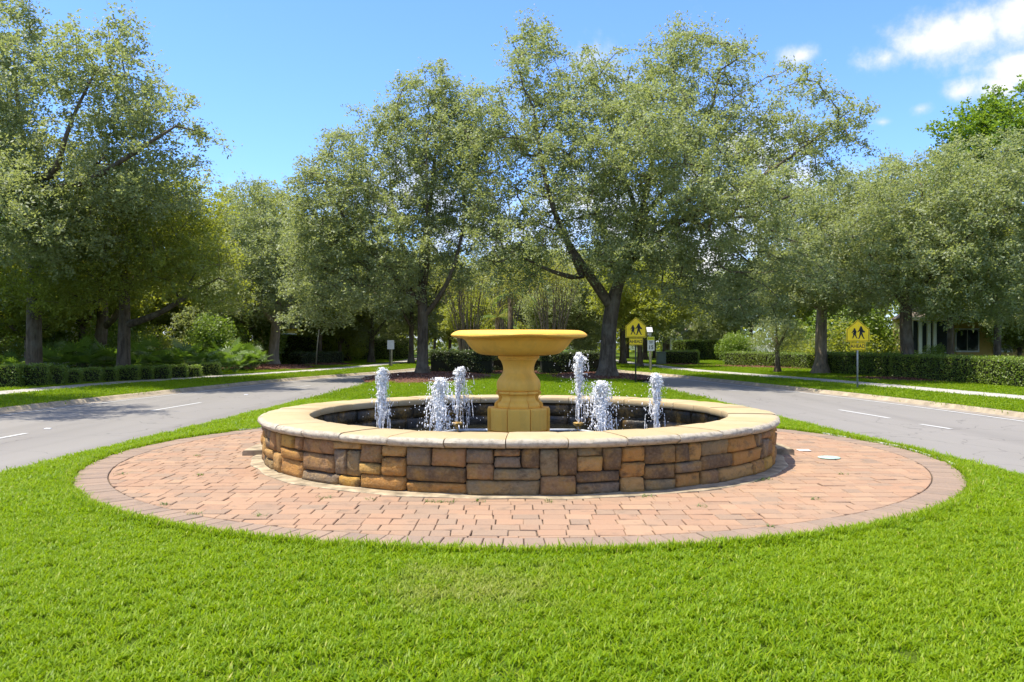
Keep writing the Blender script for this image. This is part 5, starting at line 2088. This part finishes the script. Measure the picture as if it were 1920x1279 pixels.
# ------------------------------------------------------------------ signs
def text_mesh(s, size, sx=1.0):
    cu = bpy.data.curves.new('lettering', 'FONT')
    cu.body = s
    cu.align_x = 'CENTER'
    cu.align_y = 'CENTER'
    cu.size = size
    cu.offset = size * .018
    o = bpy.data.objects.new('lettering_tmp', cu)
    COL.objects.link(o)
    dg = bpy.context.evaluated_depsgraph_get()
    me = bpy.data.meshes.new_from_object(o.evaluated_get(dg))
    bpy.data.objects.remove(o)
    n = len(me.vertices)
    co = np.zeros(n * 3, np.float32)
    me.vertices.foreach_get('co', co)
    co = co.reshape(-1, 3)
    co2 = np.stack([co[:, 0] * sx, np.zeros(n), co[:, 1]], axis=1).astype(np.float32)
    me.vertices.foreach_set('co', co2.ravel())
    me.materials.clear()
    me.update()
    return me


def stroke(mb, pts, w, y):
    for (x0, z0), (x1, z1), w0, w1 in zip(pts[:-1], pts[1:], w[:-1], w[1:]):
        a, b = np.array((x0, z0)), np.array((x1, z1))
        t = (b - a) / np.linalg.norm(b - a)
        n = np.array((-t[1], t[0]))
        a2, b2 = a - t * w0 * .25, b + t * w1 * .25
        q = [a2 - n * w0 / 2, b2 - n * w1 / 2, b2 + n * w1 / 2, a2 + n * w0 / 2]
        mb.add([(p[0], y, p[1]) for p in q], [(0, 1, 2, 3)])


def walker(h, kid):
    mb = MB()
    s = h
    ry = [0]

    def S(pts, w):
        ry[0] -= .0004
        stroke(mb, [(x * s, z * s) for x, z in pts], [q * s for q in w], ry[0])
    S([(0, .80), (.01, .62), (.0, .46)], [.24, .22, .19])
    S([(-.03, .48), (-.07, .26), (-.16, .02)], [.15, .11, .08])
    S([(.04, .48), (.11, .26), (.23, .03)], [.15, .11, .08])
    S([(.20, .02), (.28, .03)], [.05, .04])
    S([(-.15, .015), (-.22, .03)], [.05, .04])
    S([(-.08, .77), (-.17, .62), (-.25, .54)], [.09, .08, .06])
    S([(.09, .77), (.17, .64), (.13, .52)], [.09, .08, .07])
    if kid:
        S([(-.12, .45), (.13, .45)], [.12, .12])
    else:
        S([(.12, .60), (.27, .55)], [.15, .13])
    ang = np.arange(14) / 14 * 6.283
    mb.add([(.01 * s + .085 * s * math.cos(t), -.004, .905 * s + .095 * s * math.sin(t)) for t in ang], [tuple(range(14))])
    return mb.mesh('walking_figure')


def penta(w, h, zb, inset=0.0):
    i = inset
    k = h * .56
    return [(-w / 2 + i, zb + i), (w / 2 - i, zb + i), (w / 2 - i, zb + k - i * .3), (0, zb + h - i * 1.35), (-w / 2 + i, zb + k - i * .3)]


def rounded(w, z0, z1, r=.03, i=0.0):
    pts = []
    for cx, cz, a0 in ((w / 2 - r, z1 - r, 0), (-w / 2 + r, z1 - r, 90), (-w / 2 + r, z0 + r, 180), (w / 2 - r, z0 + r, 270)):
        for k in range(4):
            a = math.radians(a0 + 30 * k)
            pts.append((cx + (r - i) * math.cos(a), cz + (r - i) * math.sin(a)))
    return pts


def flat_ring(outer, inner_, y):
    n = len(outer)
    return fast_mesh('border_line', [(x, y, z) for x, z in outer] + [(x, y, z) for x, z in inner_], [(i, (i + 1) % n, (i + 1) % n + n, i + n) for i in range(n)])


def school_sign(loc, rz, label, z_plaque, w, post_mat):
    t = thing('school_sign', label, 'road sign', loc, rz, 'school crossing signs')
    zb = z_plaque + .30
    h = w * 1.0
    put('post', MB().tube([(0, .02, -.2), (0, .02, zb + h * .8)], [.032, .032], 8).mesh('post', True), post_mat, t)
    pan = put('warning_panel', MB().prism(penta(w, h, zb), -.035, -.027).mesh('warning_panel'), M['sign_yellow'], t)
    put('border_line', flat_ring(penta(w, h, zb, .018), penta(w, h, zb, .036), -.0365), M['sign_black'], pan)
    a = put('walking_figure', walker(w * .56, False), M['sign_black'], pan, loc=(w * .13, -.037, zb + h * .13))
    b = put('walking_figure', walker(w * .46, True), M['sign_black'], pan, loc=(-w * .15, -.037, zb + h * .15))
    pw = w * .66
    pl = put('ahead_plaque', MB().prism(rounded(pw, z_plaque, z_plaque + .27), -.035, -.027).mesh('ahead_plaque'), M['sign_yellow'], t)
    put('border_line', flat_ring(rounded(pw - .03, z_plaque + .015, z_plaque + .255), rounded(pw - .055, z_plaque + .0275, z_plaque + .2425), -.0365), M['sign_black'], pl)
    put('lettering', text_mesh('AHEAD', .175, .88), M['sign_black'], pl, loc=(0, -.038, z_plaque + .135))
    for z in (zb + .12, zb + h * .72):
        put('bolt', MB().tube([(0, -.036, z), (0, -.042, z)], [.011, .011], 6).mesh('bolt'), M['steel'], pan)
    return t


d = 30.2
school_sign((gx(1608, d), d, 0), -.10, 'yellow school crossing sign with AHEAD plaque on the right roadside verge', gz(655, d), .80, M['steel'])
d = 33.7
school_sign((gx(1192, d), d, 0), .02, 'yellow school crossing sign with AHEAD plaque on the median beside the big oak', gz(645.5, d), .82, M['post_dark'])

# speed limit sign with beacon
d = 48.0
t = thing('speed_limit_sign', 'white school speed limit 15 sign with yellow top across the right road', 'road sign', (gx(1220.5, d), d, 0), 0)
zb, zt = gz(656.5, d), gz(630, d)
w = .40
put('post', MB().box(-.045, .045, .0, .07, -.2, zt - .05, .01).mesh('post'), M['wood_post'], t)
pan = put('sign_panel', MB().prism(rounded(w, zb, zt), -.02, -.012).mesh('sign_panel'), M['sign_white'], t)
top = put('school_header', MB().prism([(-w / 2 + .01, zt - .19), (w / 2 - .01, zt - .19), (w / 2 - .01, zt - .012), (-w / 2 + .01, zt - .012)], -.0235, -.0205).mesh('school_header'), M['sign_lime'], t)
put('lettering', text_mesh('SCHOOL', .085, .95), M['sign_black'], top, loc=(0, -.025, zt - .10))
put('lettering', text_mesh('SPEED\nLIMIT', .085, 1.0), M['sign_black'], pan, loc=(0, -.022, zt - .31))
put('lettering', text_mesh('15', .30, 1.0), M['sign_black'], pan, loc=(0, -.022, zb + .19))
t2 = thing('flashing_beacon', 'pale solar beacon on a pole behind the speed limit sign', 'beacon', (gx(1218, 50), 50, 0))
put('pole', MB().tube([(0, 0, -.2), (0, 0, 2.3)], [.035, .035], 8).mesh('pole', True), M['steel'], t2)
put('lamp_housing', MB().box(-.10, .10, -.08, .08, 2.02, 2.25, .02).mesh('lamp_housing'), M['sign_back'], t2)
put('solar_panel', MB().add([(-.17, -.16, 2.24), (.17, -.16, 2.24), (.17, .16, 2.52), (-.17, .16, 2.52), (-.17, -.14, 2.22), (.17, -.14, 2.22), (.17, .18, 2.50), (-.17, .18, 2.50)],
                            [(0, 1, 2, 3), (7, 6, 5, 4), (0, 4, 5, 1), (1, 5, 6, 2), (2, 6, 7, 3), (3, 7, 4, 0)]).mesh('solar_panel'), M['sign_back'], t2)
# back-facing sign on the left
d = 56.0
t = thing('roadside_sign', 'grey blank back of a sign on a thick post beside the left sidewalk', 'road sign', (gx(733, d), d, 0), -.05)
put('post', MB().box(-.11, -.02, -.04, .04, -.2, gz(640, d), .01).mesh('post'), M['post_dark'], t)
put('post', MB().box(.0, .10, -.045, .045, -.2, gz(640, d), .01).mesh('post'), M['wood_post'], t)
put('sign_panel', MB().prism(rounded(.46, gz(653.5, d), gz(636.5, d)), -.075, -.06).mesh('sign_panel'), M['sign_back'], t)
# utility cabinet
t = thing('utility_cabinet', 'grey-green utility cabinet left of the short box hedge', 'cabinet', (gx(1239.5, 60.5), 60.5, 0))
put('cabinet_body', MB().box(-.30, .30, -.28, .28, 0, .86, .02).mesh('cabinet_body'), M['utility'], t)
put('lid', MB().box(-.33, .33, -.31, .31, .862, .93, .02).mesh('lid'), M['utility'], t)
put('door', MB().box(-.25, .25, -.292, -.281, .1, .78).mesh('door'), M['utility'], t)
# young-tree stake beside the thin tree on the left lawn
put_stake = thing('tree_stake', 'leaning wooden stake beside the small oak in the low left hedge', 'stake', (gx(592, 58.2), 58.2, 0))
put('stake_pole', MB().tube([(0, 0, -.1), (.1, 0, 1.4), (.22, 0, 2.5)], [.05, .045, .035], 7).mesh('stake_pole', True), M['wood_post'], put_stake)

# ------------------------------------------------------------------ houses and fences behind
def house_right():
    d = 50.0
    x0, x1 = gx(1712, d), gx(2010, d)
    t = thing('yellow_house', 'yellow stucco house with white-framed porch behind the right hedge', 'house', (0, d, 0))
    put('wall', MB().box(gx(1788, d), x1, .6, 6, 0, 3.1).mesh('wall'), M['house_yellow'], t)
    put('wall', MB().box(x0 + 1.5, gx(1787, d), 3.2, 6, 0, 3.1).mesh('wall'), M['house_yellow'], t)
    put('roof', MB().add([(x0 - .6, -.5, 3.12), (x1 + .6, -.5, 3.12), (x1 + .6, 6.2, 3.12), (x0 + 1.4, 6.2, 3.12), (x0 + 3.0, 3.0, 5.0), (x1 - 2.5, 3.0, 5.0)],
                         [(0, 1, 5, 4), (1, 2, 5), (2, 3, 4, 5), (3, 0, 4), (3, 2, 1, 0)]).mesh('roof'), M['roof'], t)
    put('fascia', MB().box(x0 - .6, x1 + .6, -.56, -.51, 2.92, 3.14).mesh('fascia'), M['white'], t)
    for px in (1708, 1725, 1741, 1752, 1783):
        x = gx(px, d)
        put('porch_post', MB().box(x - .09, x + .09, -.1, .08, 0, 2.9, .01).mesh('porch_post'), M['white'], t)
    put('porch_rail', MB().box(x0, gx(1785, d), -.06, .0, .98, 1.05).mesh('porch_rail'), M['white'], t)
    put('porch_screen', MB().box(x0, gx(1785, d), .10, .12, .0, 2.9).mesh('porch_screen'), M['screen'], t)
    for pa, pb, pya, pyb in ((1802, 1842, 617, 656), (1876, 1905, 617, 656)):
        xa, xb, za, zb_ = gx(pa, d), gx(pb, d), gz(pyb, d), gz(pya, d)
        w_ = put('window', MB().box(xa - .1, xb + .1, .50, .58, za - .1, zb_ + .1).mesh('window'), M['white'], t)
        put('pane', MB().box(xa, (xa + xb) / 2 - .03, .46, .495, za, zb_).mesh('pane'), M['glass'], w_)
        put('pane', MB().box((xa + xb) / 2 + .03, xb, .46, .495, za, zb_).mesh('pane'), M['glass'], w_)


house_right()


def house_simple(name, label, x0, x1, y, depth, hw, hr, wall_mat, wins):
    t = thing(name, label, 'house', (x0, y, 0))
    W = x1 - x0
    put('wall', MB().box(0, W, 0, depth, 0, hw).mesh('wall'), wall_mat, t)
    put('roof', MB().add([(-.5, -.5, hw + .003), (W + .5, -.5, hw + .003), (W + .5, depth + .5, hw + .003), (-.5, depth + .5, hw + .003), (W * .5, -.5, hr), (W * .5, depth + .5, hr)],
                         [(0, 1, 4), (1, 2, 5, 4), (2, 3, 5), (3, 0, 4, 5), (3, 2, 1, 0)]).mesh('roof'), M['roof'], t)
    for s in (-1, 1):
        xe = -.5 if s < 0 else W + .5
        put('verge_board', MB().prism([(xe, hw - .02), (W / 2, hr + .0), (W / 2, hr + .22), (xe, hw + .2)][::(1 if s > 0 else -1)], -.56, -.505).mesh('verge_board'), M['white'], t)
    for xa, xb, za, zb_ in wins:
        w_ = put('window', MB().box(xa - .1, xb + .1, -.08, -.003, za - .1, zb_ + .1).mesh('window'), M['white'], t)
        put('pane', MB().box(xa, xb, -.11, -.083, za, zb_).mesh('pane'), M['glass'], w_)


house_simple('pale_house', 'pale gabled house glimpsed above the tall right hedge', 19.5, 26.5, 96, 8, 2.4, 4.6, M['house_pale'], [(1.5, 2.7, .9, 2.1), (4.3, 5.5, .9, 2.1)])
house_simple('pale_house', 'pale house glimpsed between the left oak trunks', -41, -29.5, 56, 8, 3.6, 5.4, M['house_pale'], [(4, 5.4, 1.0, 2.4), (8, 9.4, 1.0, 2.4)])
house_simple('pale_house', 'cream house glimpsed above the tall left hedge', -27, -17, 88, 8, 3.0, 5.0, M['house_yellow'], [(3, 4.4, 1.0, 2.4)])


def fence(label, p0, p1, h, group=None):
    a, b = np.array(p0, float), np.array(p1, float)
    L_ = np.linalg.norm(b - a)
    t = thing('white_fence', label, 'fence', (a[0], a[1], 0), math.atan2(b[1] - a[1], b[0] - a[0]))
    n = max(2, int(L_ / .20))
    me = MB().box(-.085, .085, -.02, .02, .06, h - .08).mesh('picket')
    for k in range(n):
        put('picket', me, M['white'], t, loc=((k + .5) * L_ / n, 0, 0))
    for z in (.25, h - .2):
        put('rail', MB().box(0, L_, .025, .07, z, z + .1).mesh('rail'), M['white'], t)
    pm_ = MB().box(-.07, .07, -.07, .07, 0, h + .06, .015).mesh('post')
    for k in range(int(L_ / 2.0) + 1):
        put('post', pm_, M['white'], t, loc=(min(k * 2.0, L_), .0, 0))


fence('white vinyl fence behind the low right hedge', (gx(1402, 68), 68), (gx(1458, 66), 66), 1.45)
fence('white picket fence glimpsed between the left oak trunks', (gx(72, 46), 46), (gx(132, 47), 47), 1.35)
